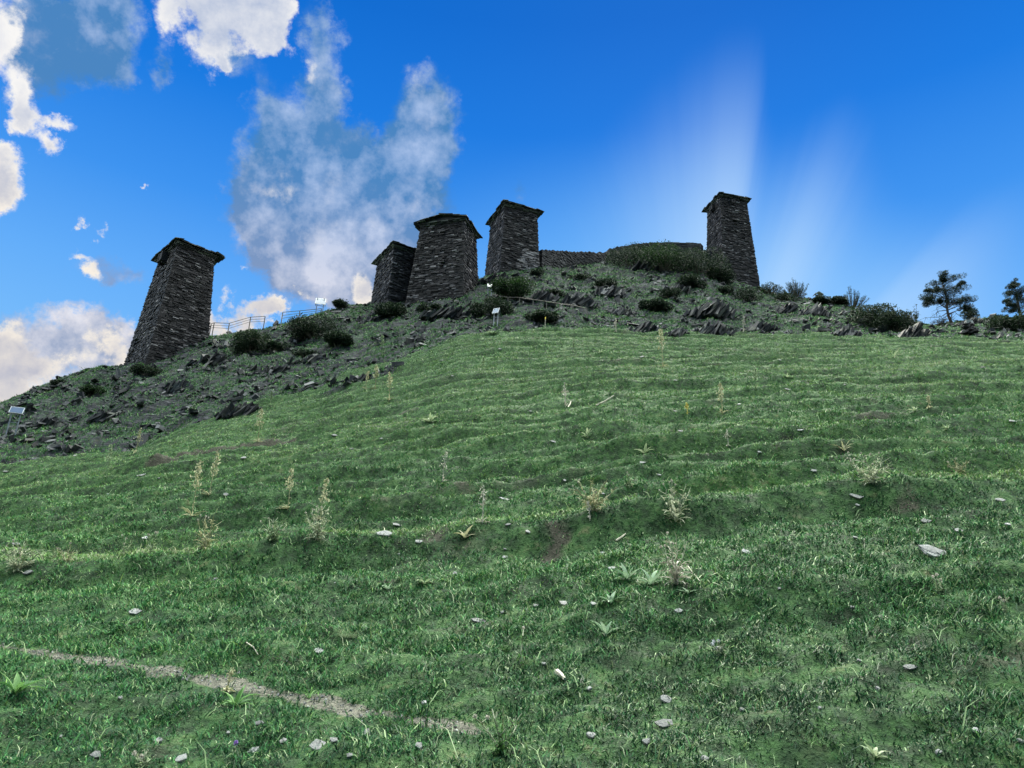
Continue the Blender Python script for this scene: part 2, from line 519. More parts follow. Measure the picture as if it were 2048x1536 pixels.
H = Hill()
ys = np.concatenate([np.linspace(-60, 2.2, 24), np.exp(np.linspace(math.log(2.5), math.log(30), 430)), np.linspace(30.1, 82, 400), np.linspace(83, 190, 26)])
fa = np.linspace(-0.78, 0.78, 1060)
aa = np.concatenate([np.linspace(-3, -1.5, 8), np.linspace(-1.4, -0.79, 50), fa, np.linspace(0.79, 1.4, 50), np.linspace(1.5, 3, 8)])
NA, NY = len(aa), len(ys)
A, Y = np.meshgrid(aa, ys)                     # rows: y, columns: a
W = np.maximum(Y, 3.0)
X = A * W


def base_z(a, y):
    """hill without relief: s = z/y interpolated over log y between the lines of the picture"""
    a = np.clip(a, -1.5, 1.5)
    ye, yc = Y_EDGE(a), Y_CREST(a)
    te, tc, tm = L_EDGE(a), L_CREST(a), L_MAIN(a)
    K = [np.full_like(a, math.log(2.6)), np.full_like(a, math.log(8.0)), np.log(ye), np.log(yc)]
    s_m = tm + EYE / 8.0
    s_e = te + EYE / ye
    S = [0.335 + 0.03 * a, s_m, s_e, tc + EYE / yc]
    # monotone cubic (pchip-like) slopes
    h = [K[i + 1] - K[i] for i in range(3)]
    dl = [(S[i + 1] - S[i]) / h[i] for i in range(3)]
    m = [dl[0]] + [np.where(dl[i] * dl[i + 1] > 0, 2 * dl[i] * dl[i + 1] / (dl[i] + dl[i + 1] + 1e-9), 0) for i in range(2)] + [dl[2] * 0.6]
    ly = np.log(np.clip(y, 2.6, None))
    s = S[0] + 0 * ly
    for i in range(3):
        t = np.clip((ly - K[i]) / h[i], 0, 1)
        hh = h[i]
        val = (2 * t**3 - 3 * t**2 + 1) * S[i] + (t**3 - 2 * t**2 + t) * hh * m[i] + (-2 * t**3 + 3 * t**2) * S[i + 1] + (t**3 - t**2) * hh * m[i + 1]
        s = np.where(ly >= K[i], val, s)
    z = s * y
    zc = (tc + EYE / yc) * yc
    over = np.maximum(y - yc, 0)
    zo = zc + np.where(over < 9, 0.18 * over - 0.022 * over**2, 0.18 * 9 - 0.022 * 81 - 0.3 * (over - 9))
    return np.where(y > yc, zo, z), ye, yc


BZ, YE, YC = base_z(A, Y)


def px_world(px, py, y):
    u, t = ray([px], [py])
    return np.array([u[0] * y, y, EYE + t[0] * y])


def base_hit(pts):
    """where the view rays of picture points meet the hill without relief (world x, y)"""
    out = []
    yy = np.exp(np.linspace(math.log(2.6), math.log(90), 900))
    for px, py in pts:
        u, t = ray([px], [py])
        z, _, _ = base_z(np.full_like(yy, u[0]), yy)
        k = np.argmax(z >= EYE + t[0] * yy)
        out.append((u[0] * yy[k], yy[k]))
    return np.array(out)


def line_dist(P, x, y):
    d = np.full(x.shape, 1e9)
    for (x0, y0), (x1, y1) in zip(P[:-1], P[1:]):
        dx, dy = x1 - x0, y1 - y0
        t = np.clip(((x - x0) * dx + (y - y0) * dy) / (dx * dx + dy * dy + 1e-12), 0, 1)
        d = np.minimum(d, np.hypot(x - x0 - t * dx, y - y0 - t * dy))
    return d


PATH_PTS = base_hit([(-160, 1262), (20, 1288), (120, 1303), (230, 1318), (340, 1336), (430, 1354), (560, 1375), (700, 1404), (800, 1422), (890, 1440), (950, 1454), (1010, 1464)])
SCAR1 = base_hit([(330, 915), (390, 896), (460, 884), (520, 872), (570, 868)])
SCAR2 = base_hit([(672, 778), (715, 757), (775, 735)])
pd = np.full(X.shape, 9.0)
near = (Y > 2.5) & (Y < 9)
pd[near] = line_dist(PATH_PTS, X[near], Y[near])
pd = pd + 0.10 * fbm(X * 3, Y * 3, 3, 5)
sd1 = np.full(X.shape, 9.0)
mid = (Y > 12) & (Y < 50)
sd1[mid] = line_dist(SCAR1, X[mid], Y[mid])
sd2 = np.full(X.shape, 9.0)
sd2[mid] = line_dist(SCAR2, X[mid], Y[mid])

# relief
n_big = fbm(X / 7, Y / 5, 3, 21)
edge = Y - YE + 2.2 * fbm(X / 3.0, Y / 3.0, 3, 31) + 1.2 * fbm(X / .9, Y / .9, 2, 33)
m_rock = smooth(-0.8, 1.6, edge)
m_rock = np.where(Y > YC + 25, 0.4, m_rock)
fade_near = smooth(1.5, 6.0, Y)


def stairs(ph, k):
    f = ph - np.floor(ph)
    return np.floor(ph) + smooth(1 - k, 1.0, f) - ph


ph1 = Y / 1.30 + 0.62 * fbm(X / 8, Y / 4, 3, 41) + 0.03 * X
ph2 = Y / 3.4 + 0.8 * fbm(X / 9, Y / 6, 3, 43) + 0.04 * X
am1 = 0.55 + 0.9 * fbm(X / 4.5, Y / 1.5, 3, 47)
am2 = 0.6 + 0.7 * fbm(X / 7, Y / 4, 2, 49)
terr = 0.74 * np.clip(am1, 0, 1.2) * stairs(ph1, 0.38) + 0.45 * np.clip(am2, 0, 1.2) * stairs(ph2, 0.30)
ph3 = Y / .60 + 0.7 * fbm(X / 5, Y / 2, 3, 141)
terr += 0.34 * np.clip(.4 + 1.0 * fbm(X / 3.0, Y / .9, 3, 147), 0, 1.2) * stairs(ph3, 0.42)
terr *= smooth(5.5, 11, Y)
# the long green bank in front
bank = base_hit([(-300, 1160), (0, 1128), (300, 1108), (600, 1085), (850, 1073), (1050, 1056), (1250, 1014), (1450, 990), (1700, 970), (2048, 947), (2400, 920)])
bo = np.argsort(bank[:, 0])
yb = np.interp(X, bank[bo, 0], bank[bo, 1])
bd = Y - yb + 0.25 * fbm(X / 1.3, Y / 1.3, 3, 51)
bankz = 0.15 * smooth(-.45, .05, bd) * (1 - smooth(.1, 1.9, bd)) - 0.10 * (1 - smooth(-0.6, 0.05, bd)) * smooth(-3.2, -0.6, bd)
hum = 0.10 * fbm(X / .55, Y / .42, 3, 61) + 0.026 * fbm(X / .13, Y / .13, 2, 63)
hum += 0.12 * np.clip(fbm(X / 1.6, Y / 1.0, 3, 65), -.3, 1)
grassz = terr + fade_near * bankz + hum * (0.6 + 0.4 * fade_near) + 0.35 * n_big * smooth(9, 22, Y) * 0.6
# crags: dipping strata broken into steps
sx = X * 0.80 + Y * 0.25
st = BZ * 0.55 - sx * 0.75 + 1.0 * fbm(X / 3, Y / 3, 3, 71)
crag = 0.30 * stairs(st / 0.9, 0.25) + 0.16 * stairs(st / 0.33 + 2 * fbm(X, Y, 2, 73), 0.3)
rg = 1 - np.abs(fbm(X / 3.2, Y / 2.2, 4, 75)) * 2.2
crag += 0.55 * np.clip(rg, -0.4, 1) * np.clip(0.4 + 1.2 * fbm(X / 6, Y / 5, 2, 77), 0, 1)
crag += 0.28 * stairs(Y / 1.9 + 1.1 * fbm(X / 3.5, Y / 2.5, 3, 79), 0.3) + 0.10 * fbm(X / .35, Y / .35, 3, 81) + 0.06 * np.abs(fbm(X / .16, Y / .16, 2, 83))
rockz = crag - 0.25
damp = 1 - 0.55 * smooth(-3.5, 0.5, Y - YC)
Z = BZ + (1 - m_rock) * grassz + m_rock * rockz * damp
am1 = np.clip(am1, 0, 1.2)
pd = pd + .10 * smooth(PATH_PTS[-1, 0] - .35, PATH_PTS[-1, 0] + .05, X) + .05 * fbm(X / .5, Y / .5, 2, 6)
flat = 1 - smooth(0.08, 0.5, pd)
Z = Z - flat * (Z - BZ - 0.35 * 0 + 0.03) * 0.85
Z += 0.32 * (smooth(-0.15, 0.5, sd1 * np.sign(Y - np.interp(X, SCAR1[:, 0], SCAR1[:, 1]))) - 0.5) * (1 - smooth(0.6, 2.2, sd1))
m_path = 1 - smooth(0.010, 0.10, pd)
bare = np.clip(fbm(X / .9, Y / .7, 4, 91) * 2.4 - 0.55, 0, 1) * (1 - smooth(7, 16, Y))
bare = np.maximum(bare, np.clip(fbm(X / 2.6, Y / 1.2, 4, 93) * 2.6 - 0.9, 0, 1) * 0.7)
bare = np.maximum(bare, 1 - smooth(0.2, 0.65, sd1 + 0.3 * fbm(X * 2, Y * 2, 3, 95)))
m_scar2 = 1 - smooth(0.3, 1.1, sd2 + 0.4 * fbm(X, Y, 3, 96))
m_rock = np.maximum(m_rock, m_scar2)
Z += 0.35 * m_scar2 * np.clip(0.4 + fbm(X / .8, Y / .8, 3, 97), 0, 1)
fr1 = ph1 - np.floor(ph1)
riser = smooth(.62, .75, fr1) * np.clip(am1 * 1.3 - .35, 0, 1) * smooth(6, 12, Y) * (1 - m_rock)
fr2 = ph2 - np.floor(ph2)
riser = np.maximum(riser, smooth(.70, .8, fr2) * np.clip(am2 * 1.3 - .5, 0, 1) * smooth(8, 14, Y) * (1 - m_rock))
riser = riser * np.clip(.55 + 1.2 * fbm(X / .8, Y / .6, 3, 99), 0, 1)
riser = np.maximum(riser, smooth(-.9, -.5, bd) * (1 - smooth(-.12, .05, bd)) * np.clip(.1 + 1.1 * fbm(X / .9, Y / .5, 3, 98), 0, .6))
bare = np.clip(np.maximum(np.maximum(bare, .75 * riser), m_path), 0, 1)


def zat(x, y):
    """ground height"""
    x, y = np.atleast_1d(np.asarray(x, float)), np.atleast_1d(np.asarray(y, float))
    a = np.clip(x / np.maximum(y, 3.0), aa[0], aa[-1] - 1e-6)
    i = np.clip(np.searchsorted(ys, y) - 1, 0, NY - 2)
    j = np.clip(np.searchsorted(aa, a) - 1, 0, NA - 2)
    fy = np.clip((y - ys[i]) / (ys[i + 1] - ys[i]), 0, 1)
    fx = (a - aa[j]) / (aa[j + 1] - aa[j])
    return (Z[i, j] * (1 - fx) + Z[i, j + 1] * fx) * (1 - fy) + (Z[i + 1, j] * (1 - fx) + Z[i + 1, j + 1] * fx) * fy


_r0 = int(np.searchsorted(ys, 2.5))


def hit(px, py, ymax=None):
    """first ground point seen at a point of the picture; the crest if the ray passes over it"""
    u, t = ray([px], [py])
    u, t = u[0], t[0]
    j = int(np.clip(np.searchsorted(aa, u) - 1, 0, NA - 2))
    f = (u - aa[j]) / (aa[j + 1] - aa[j])
    zc = Z[_r0:, j] * (1 - f) + Z[_r0:, j + 1] * f
    yy = ys[_r0:]
    ok = zc >= EYE + t * yy
    if ok.any():
        k = max(1, int(np.argmax(ok)))
        g0, g1 = zc[k - 1] - EYE - t * yy[k - 1], zc[k] - EYE - t * yy[k]
        s = g0 / (g0 - g1) if g1 != g0 else 0
        y = yy[k - 1] + s * (yy[k] - yy[k - 1])
    else:
        y = yy[np.argmax((zc - EYE) / yy)]
    return np.array([u * y, y, float(zat(u * y, y)[0])])


def ppm(p):
    """pixels of the 2048 frame per metre at a world point"""
    return F_PX / float((np.asarray(p) - np.array([0, 0, EYE])) @ FWD)


# ------------------------------------------------------------------ ground sheets
def ground_material(name):
    m, g, out = material(name)
    geo = g.n('ShaderNodeNewGeometry')
    pos = geo.outputs['Position']
    nz = g.n('ShaderNodeSeparateXYZ', {0: geo.outputs['Normal']}).outputs[2]
    rock, bare_, path_ = attr(g, 'rock'), attr(g, 'bare'), attr(g, 'path')
    n1 = g.noise(pos, 1.1, 6, 0.62)
    n2 = g.noise(pos, 7.0, 6, 0.68)
    n3 = g.noise(pos, 45.0, 4, 0.7)
    turf = g.ramp(g.m('ADD', g.m('MULTIPLY', n2, .65), g.m('MULTIPLY', n1, .35)), [(0.34, (.008, .013, .007)), (0.46, (.018, .042, .015)), (0.56, (.038, .090, .026)), (0.68, (.11, .11, .055))])
    soil = g.ramp(g.m('ADD', g.m('MULTIPLY', n3, .5), g.m('MULTIPLY', n2, .5)), [(0.3, (.020, .019, .013)), (0.5, (.040, .038, .027)), (0.68, (.085, .082, .060))])
    trod = g.ramp(g.m('ADD', g.m('MULTIPLY', n3, .6), g.m('MULTIPLY', n2, .4)), [(0.34, (.045, .045, .034)), (0.48, (.10, .098, .076)), (0.62, (.19, .18, .145))])
    col = g.mix(g.step(g.m('ADD', bare_, g.m('MULTIPLY', g.m('SUBTRACT', n2, .5), .8)), .3, .7), turf, soil)
    col = g.mix(g.step(g.m('ADD', path_, g.m('MULTIPLY', g.m('SUBTRACT', n2, .5), .7)), .25, .75), col, trod)
    # slate: thin dipping beds with lichen
    mp = g.n('ShaderNodeMapping', {'Vector': pos, 'Rotation': (rad(18), rad(-52), 0), 'Scale': (0.5, 0.5, 5.0)}).outputs[0]
    bed = g.noise(mp, 1.6, 7, 0.7, 0.4)
    slate = g.ramp(bed, [(0.30, (.008, .009, .012)), (0.44, (.020, .022, .027)), (0.56, (.048, .050, .057)), (0.68, (.17, .17, .175))])
    slate = g.mix(g.step(g.noise(pos, 2.3, 5, .65), .54, .68), slate, (.055, .06, .045))
    tuft = g.ramp(n2, [(0.34, (.008, .020, .013)), (0.52, (.019, .045, .023)), (0.68, (.065, .09, .05))])
    ledge = g.m('ADD', nz, g.m('MULTIPLY', g.m('SUBTRACT', n1, .5), .9))
    rocky = g.mix(g.step(ledge, .56, .90), slate, tuft)
    col = g.mix(g.step(g.m('ADD', rock, g.m('MULTIPLY', g.m('SUBTRACT', n2, .5), .7)), .35, .65), col, rocky)
    p = g.n('ShaderNodeBsdfPrincipled', {'Base Color': col, 'Roughness': 0.9})
    p.inputs['Specular IOR Level'].default_value = 0.2
    hgt = g.m('ADD', g.m('MULTIPLY', bed, g.m('MULTIPLY', rock, 1.0)), g.m('ADD', g.m('MULTIPLY', n2, .35), g.m('MULTIPLY', n3, .12)))
    b = g.n('ShaderNodeBump', {'Height': hgt, 'Strength': 1.0, 'Distance': 0.16})
    g.t.links.new(b.outputs[0], p.inputs['Normal'])
    g.t.links.new(p.outputs[0], out.inputs[0])
    return m


M['ground'] = ground_material('ground')


def np_mesh(name, V, F, attrs, mat, smooth=True):
    """mesh from arrays: F is (N,k)"""
    me = bpy.data.meshes.new(name)
    n, k = F.shape
    me.vertices.add(len(V))
    me.vertices.foreach_set('co', V.astype(np.float32).ravel())
    me.loops.add(n * k)
    me.loops.foreach_set('vertex_index', F.astype(np.int32).ravel())
    me.polygons.add(n)
    me.polygons.foreach_set('loop_start', (np.arange(n) * k).astype(np.int32))
    if smooth:
        me.polygons.foreach_set('use_smooth', np.ones(n, bool))
    for an, av in attrs.items():
        if av.ndim == 2:
            me.attributes.new(an, 'FLOAT_VECTOR', 'POINT').data.foreach_set('vector', av.astype(np.float32).ravel())
            continue
        a = me.attributes.new(an, 'FLOAT', 'POINT')
        a.data.foreach_set('value', av.astype(np.float32))
    me.update(calc_edges=True)
    me.materials.append(mat)
    o = bpy.data.objects.new(name, me)
    C.objects.link(o)
    return o


idx = np.arange(NA * NY).reshape(NY, NA)
Q = np.stack([idx[:-1, :-1], idx[:-1, 1:], idx[1:, 1:], idx[1:, :-1]], -1).reshape(-1, 4)
V3 = np.stack([X, Y, Z], -1).reshape(-1, 3)
fm = lambda m: m.ravel()[Q].mean(1)
is_path = fm(m_path) > 0.5
is_rock = (fm(m_rock) > 0.5) & ~is_path


def ground_part(name, sel):
    q = Q[sel]
    use = np.unique(q)
    remap = np.full(NA * NY, -1, np.int64)
    remap[use] = np.arange(len(use))
    o = np_mesh(name, V3[use], remap[q], {'rock': m_rock.ravel()[use], 'bare': bare.ravel()[use], 'path': m_path.ravel()[use]}, M['ground'])
    return tag(o, kind='structure')


ground_part('hillside', ~is_rock & ~is_path)
ground_part('rocky_hill', is_rock)
ground_part('path', is_path)


# ------------------------------------------------------------------ towers
def unit(v):
    v = np.asarray(v, float)
    return v / np.linalg.norm(v)


class Tower:
    """battered square tower of dry slate: local axes ex, ey; half sizes grow downwards"""
    def __init__(self, x, y, ztop, yaw, w, bat, asp, depth):
        self.o = np.array([x, y, 0.0])
        self.zt, self.bat, self.depth = ztop, bat, depth
        c, s = math.cos(yaw), math.sin(yaw)
        self.ex, self.ey, self.ez = np.array([c, s, 0]), np.array([-s, c, 0]), np.array([0, 0, 1.0])
        self.a, self.b = w / 2, w * asp / 2

    def half(self, d):
        return self.a + self.bat * d, self.b + self.bat * d

    def pt(self, u, v, d):
        return self.o + self.ex * u + self.ey * v + self.ez * (self.zt - d)


def clad(mb, tw, courses=(0.075, 0.145), lengths=(0.16, 0.55), prot=0.055, skip=lambda f, t, d: False, pale=lambda f, t, d: 0.0):
    """courses of slate pieces on the four faces"""
    d = 0.0
    cs, AX, AY, AZ, HH, RR = [], [], [], [], [], []
    while d < tw.depth:
        hc = rng.uniform(*courses)
        a, b = tw.half(d + hc / 2)
        for f in range(4):
            n = [-tw.ey, tw.ex, tw.ey, -tw.ex][f]
            tdir = [tw.ex, tw.ey, -tw.ex, -tw.ey][f]
            hw = [a, b, a, b][f]
            off = [b, a, b, a][f]
            t = -hw
            while t < hw - 0.02:
                ln = min(rng.uniform(*lengths), hw - t)
                if hw - t - ln < 0.12:
                    ln = hw - t
                tm = t + ln / 2
                if not skip(f, tm, d + hc / 2):
                    pr = rng.uniform(-prot, prot) + (0.05 if rng.random() < 0.05 else 0)
                    cs.append(tw.o + n * (off - 0.12 + pr) + tdir * tm + tw.ez * (tw.zt - d - hc / 2 + rng.uniform(-.012, .012)))
                    tilt = rng.normal(0, 0.035)
                    AX.append(tdir * math.cos(tilt) + tw.ez * math.sin(tilt))
                    AZ.append(tw.ez * math.cos(tilt) - tdir * math.sin(tilt))
                    AY.append(n)
                    HH.append((ln / 2 - rng.uniform(0, .012), 0.13, hc / 2 - rng.uniform(0.008, .028)))
                    RR.append(min(1.0, rng.beta(1.4, 2.4) * 0.93 + (0.28 if rng.random() < 0.04 else 0) + pale(f, tm, d)))
                t += ln
        d += hc
    mb.boxes(cs, np.array(AX), np.array(AY), np.array(AZ), np.array(HH), 0.05, np.array(RR))


def core(tw, inset=0.14):
    mb = MB()
    pts = []
    for d in (0.0, tw.depth):
        a, b = tw.half(d)
        a, b = a - inset, b - inset
        for u, v in ((-a, -b), (a, -b), (a, b), (-a, b)):
            pts.append(tw.pt(u, v, d - (0 if d else -0.02)))
    mb.add(pts, [(3, 2, 1, 0), (4, 5, 6, 7), (0, 1, 5, 4), (1, 2, 6, 5), (2, 3, 7, 6), (3, 0, 4, 7)], 0.05)
    return mb


def slate_roof(tw, over, pitch, ridge=None, thick=0.045, size=(0.45, 0.7), lift=0.0, layers=2):
    """low roof of overlapping slates on corbelled courses; ridge None = hipped, 'x' / 'y' = gabled along that axis"""
    mb = MB()
    a, b = tw.a, tw.b
    cs, AX, AY, AZ, HH = [], [], [], [], []
    # corbel courses stepping outward under the eaves
    for k in range(3):
        o = over * (0.25 + 0.25 * k)
        zz = tw.zt + 0.05 + 0.085 * k + lift
        for f in range(4):
            n = [-tw.ey, tw.ex, tw.ey, -tw.ex][f]
            td = [tw.ex, tw.ey, -tw.ex, -tw.ey][f]
            hw, off = ([a, b, a, b][f] + o), ([b, a, b, a][f] + o)
            t = -hw
            while t < hw - .02:
                ln = min(rng.uniform(.3, .8), hw - t)
                jo = rng.uniform(-.05, .05)
                cs.append(tw.o + td * (t + ln / 2) + n * (off - .3 + jo) + tw.ez * (zz + rng.uniform(-.01, .01)))
                AX.append(td); AY.append(n); AZ.append(tw.ez); HH.append((ln / 2 - .004, .30, .04))
                t += ln
    A_, B_ = a + over, b + over
    z0 = tw.zt + 0.32 + lift

    def height(u, v):
        if ridge == 'x':
            return (B_ - abs(v)) * pitch
        if ridge == 'y':
            return (A_ - abs(u)) * pitch
        return min(A_ - abs(u), B_ - abs(v)) * pitch
    for L in range(layers):
        u = -A_
        while u < A_:
            su = rng.uniform(*size)
            v = -B_
            while v < B_:
                sv = rng.uniform(*size)
                uc, vc = min(u + su / 2, A_ - .1), min(v + sv / 2, B_ - .1)
                e = 0.05
                gx = (height(uc + e, vc) - height(uc - e, vc)) / (2 * e)
                gy = (height(uc, vc + e) - height(uc, vc - e)) / (2 * e)
                nx, ny = gx * .75 + rng.normal(0, .03), gy * .75 + rng.normal(0, .03)
                axx = unit(tw.ex + tw.ez * nx)
                azz = unit(np.cross(axx, tw.ey + tw.ez * ny))
                ayy = np.cross(azz, axx)
                edge_j = rng.uniform(-.06, .07)
                sgn = np.array([np.sign(uc) if abs(uc) > A_ - .4 else 0, np.sign(vc) if abs(vc) > B_ - .4 else 0])
                cs.append(tw.o + tw.ex * (uc + sgn[0] * edge_j) + tw.ey * (vc + sgn[1] * edge_j) + tw.ez * (z0 + height(uc, vc) + L * .055 + rng.uniform(-.012, .02)))
                AX.append(axx); AY.append(ayy); AZ.append(azz)
                HH.append((su * .62, sv * .62, thick * rng.uniform(.45, .75)))
                v += sv
            u += su
    mb.boxes(cs, np.array(AX), np.array(AY), np.array(AZ), np.array(HH), 0.10)
    # filling under the slates
    h = height(0, 0)
    if ridge == 'x':
        top = [(-A_ + .25, 0), (A_ - .25, 0)]
    elif ridge == 'y':
        top = [(0, -B_ + .25), (0, B_ - .25)]
    else:
        top = [(-.05, 0), (.05, 0)]
    q = [tw.o + tw.ex * u + tw.ey * v + tw.ez * (z0 - .06) for u, v in ((-A_ + .15, -B_ + .15), (A_ - .15, -B_ + .15), (A_ - .15, B_ - .15), (-A_ + .15, B_ - .15))]
    q += [tw.o + tw.ex * u + tw.ey * v + tw.ez * (z0 + h - .10) for u, v in top]
    if ridge == 'x':
        fs = [(3, 2, 1, 0), (0, 1, 5, 4), (2, 3, 4, 5), (1, 2, 5), (3, 0, 4)]
    elif ridge == 'y':
        fs = [(3, 2, 1, 0), (1, 2, 5, 4), (3, 0, 4, 5), (0, 1, 4), (2, 3, 5)]
    else:
        fs = [(3, 2, 1, 0), (0, 1, 5, 4), (1, 2, 5), (2, 3, 4, 5), (3, 0, 4)]
    mb.add(q, fs, 0.1)
    return mb


def on_face(tw, f, t, d, out):
    a, b = tw.half(d)
    n = [-tw.ey, tw.ex, tw.ey, -tw.ex][f]
    td = [tw.ex, tw.ey, -tw.ex, -tw.ey][f]
    off = [b, a, b, a][f]
    return tw.o + n * (off + out) + td * t + tw.ez * (tw.zt - d), td, n


def face_box(mb, tw, f, t, d, out, h, rnd=.3, jit=.04):
    c, td, n = on_face(tw, f, t, d, out)
    mb.boxes([c], td, n, tw.ez, h, jit, np.array([rnd]))


def make_tower(tw, label, over, pitch, ridge, openings=(), boxes=(), pale=None, size=(0.45, 0.7)):
    base = (float(tw.o[0]), float(tw.o[1]), float(zat(tw.o[0], tw.o[1])[0]))
    root = empty('stone_tower', base, label, 'tower', 'old slate watchtowers on the hill')

    def skip(f, t, d):
        return any(f == q[0] and abs(t - q[1]) < q[3] and abs(d - q[2]) < q[4] for q in openings)
    wb = MB()
    clad(wb, tw, skip=skip, pale=pale or (lambda f, t, d: 0.0))
    parts = [wb.build('wall', M['tower'], root)]
    parts.append(slate_roof(tw, over, pitch, ridge, size=size).build('roof', M['roof'], root))
    cm = core(tw)
    cr = cm.build('wall_filling', M['tower_core'], parts[0])
    for q in openings:
        # a hollow behind the missing stones with a lintel slab over it and a sill below
        ob = MB()
        face_box(ob, tw, q[0], q[1], q[2] - q[4] - .03, .0, (q[3] + .16, .15, .045), .6)
        parts.append(ob.build('lintel', M['tower'], root))
        ob = MB()
        face_box(ob, tw, q[0], q[1], q[2] + q[4] + .02, .0, (q[3] + .08, .14, .03), .5)
        parts.append(ob.build('door_sill' if q[5] == 'door' else 'window_sill', M['tower'], root))
    for q in boxes:
        bb = MB()
        f, t, d, hw, hh, out = q
        face_box(bb, tw, f, t, d, out / 2, (hw, out / 2 + .1, .05), .3)
        face_box(bb, tw, f, t - hw + .06, d - hh / 2, out / 2, (.07, out / 2 + .1, hh / 2), .25)
        face_box(bb, tw, f, t + hw - .06, d - hh / 2, out / 2, (.07, out / 2 + .1, hh / 2), .25)
        face_box(bb, tw, f, t, d - hh / 2, out, (hw, .05, hh / 2), .2)
        face_box(bb, tw, f, t - hw * .7, d + .12, out * .4, (.06, out * .45, .10), .2)
        face_box(bb, tw, f, t + hw * .7, d + .12, out * .4, (.06, out * .45, .10), .2)
        parts.append(bb.build('machicolation', M['tower'], root))
    off = Matrix.Translation(Vector(base))
    for o in parts:
        o.matrix_parent_inverse = off.inverted()
    return root


# corners were measured in the photo: faces 0 = right front, 3 = left front
TW1 = Tower(-27.0, 56, 31.55, rad(43.3), 2.96, .073, 1.41, 11.5)
TW2 = Tower(-6.13, 60, 37.42, rad(71.8), 3.11, .070, 1.32, 9.5)
TW3 = Tower(-0.44, 66, 42.75, rad(21.7), 3.40, .045, 1.14, 9.5)
TW4 = Tower(23.96, 76, 51.8, rad(12.2), 3.29, .045, .97, 12.5)
TW5 = Tower(-10.89, 62, 35.63, rad(31.0), 2.20, .039, 1.80, 7.5)
make_tower(TW1, 'leftmost leaning dark slate tower standing apart on the hill edge, roof tilted', .34, .30, None, [(3, -1.3, 7.75, .25, .5, 'door')], [(3, -.1, .75, .42, .75, .40)])
make_tower(TW2, 'broad front slate tower with bowed gabled roof, joined to a lower tower', .28, .24, 'x', [(0, .35, 7.0, .26, .55, 'door'), (3, .15, .95, .10, .12, 'window'), (3, .35, 4.1, .11, .13, 'window')])
make_tower(TW3, 'slate tower in the middle of the ridge, where the ruined wall begins', .30, .25, None, pale=lambda f, t, d: .42 * (f == 0 and t > .35 - (d - 4.3) * .4 and 4.2 < d < 6.4))
make_tower(TW4, 'tallest slim slate tower alone at the right end of the ruined wall', .26, .30, None, [(0, -.05, 3.05, .16, .22, 'window')], [(3, .1, .75, .30, .5, .3), (0, -.15, .55, .22, .4, .12)], pale=lambda f, t, d: .5 * (random.random() < .012))
make_tower(TW5, 'lowest slate tower, leaning against the left side of a broader tower', .26, .32, None)


# ------------------------------------------------------------------ ruined wall
def ruined_wall():
    # column, row of the wall top, distance
    pts = [(1079, 502, 66.6), (1110, 504, 68), (1150, 507, 70.5), (1215, 508, 73.4), (1216, 500, 73.5), (1240, 496, 74), (1262, 492, 74.6), (1290, 489, 75.2), (1335, 488, 75.4), (1400, 489.5, 75.3), (1403, 490, 75.2), (1404, 503, 75.1), (1449, 507, 75.4)]
    top = [px_world(*p) for p in pts]
    mb, cm = MB(), MB()
    cs, AX, AY, HH, RR = [], [], [], [], []
    for p, q in zip(top[:-1], top[1:]):
        L = np.hypot(*(q - p)[:2])
        if L < .12:
            continue
        t = unit([q[0] - p[0], q[1] - p[1], 0])
        n = np.array([t[1], -t[0], 0])
        s = 0.0
        depth = 3.2
        d = 0.0
        while d < depth:
            hc = rng.uniform(.09, .18)
            s = 0.0
            while s < L:
                ln = min(rng.uniform(.25, .7), L - s + .05)
                tm = s + ln / 2
                zt = p[2] + (q[2] - p[2]) * min(1, tm / L) + (rng.uniform(-.07, .06) if d == 0 else 0)
                for sd in (1, -1):
                    cs.append(np.array([p[0], p[1], 0]) + t * tm + n * sd * (.18 + rng.uniform(-.03, .04)) + np.array([0, 0, zt - d - hc / 2]))
                    AX.append(t); AY.append(n); HH.append((ln / 2 - .006, .2, hc / 2 - .008)); RR.append(rng.beta(2, 3) * .9)
                s += ln
            d += hc
    mb.boxes(cs, np.array(AX), np.array(AY), (0, 0, 1), np.array(HH), .06, np.array(RR))
    o = mb.build('stone_wall', M['wall'])
    tag(o, 'ruined dry stone wall with stepped top running along the ridge between two towers', 'wall')


ruined_wall()


# ------------------------------------------------------------------ rocks
def crag_mesh(w, h, n, seed, lean=0.5, dark=0.0):
    """an outcrop of thin dipping beds, local coordinates, base at the origin"""
    r = np.random.default_rng(seed)
    mb = MB()
    e3 = unit([-0.75, -0.15, 0.55])
    e1 = unit([lean, 0.15, 1.0])
    cs, AX, AY, AZ, HH = [], [], [], [], []
    for i in range(n):
        u = r.normal(0, .33)
        u = max(-1, min(1, u * 1.3))
        q = e3 + r.normal(0, .16, 3)
        q = unit(q)
        ax = unit(e1 + r.normal(0, .22, 3))
        ax = unit(ax - q * (ax @ q))
        hh = h * (1 - .55 * abs(u)) * r.uniform(.35, 1.0)
        cs.append([u * w * .5, r.uniform(-.25, .45) * w * .35 + .25, hh * .28 - .15])
        AX.append(ax); AZ.append(q); AY.append(np.cross(q, ax))
        HH.append((hh * .62, min(hh, w * .3) * r.uniform(.22, .5), r.uniform(.03, .085) * (0.6 + .5 * h)))
    mb.boxes(cs, np.array(AX), np.array(AY), np.array(AZ), np.array(HH), .38, np.clip(r.beta(2, 3, n) - dark, 0, 1), r)
    return mb


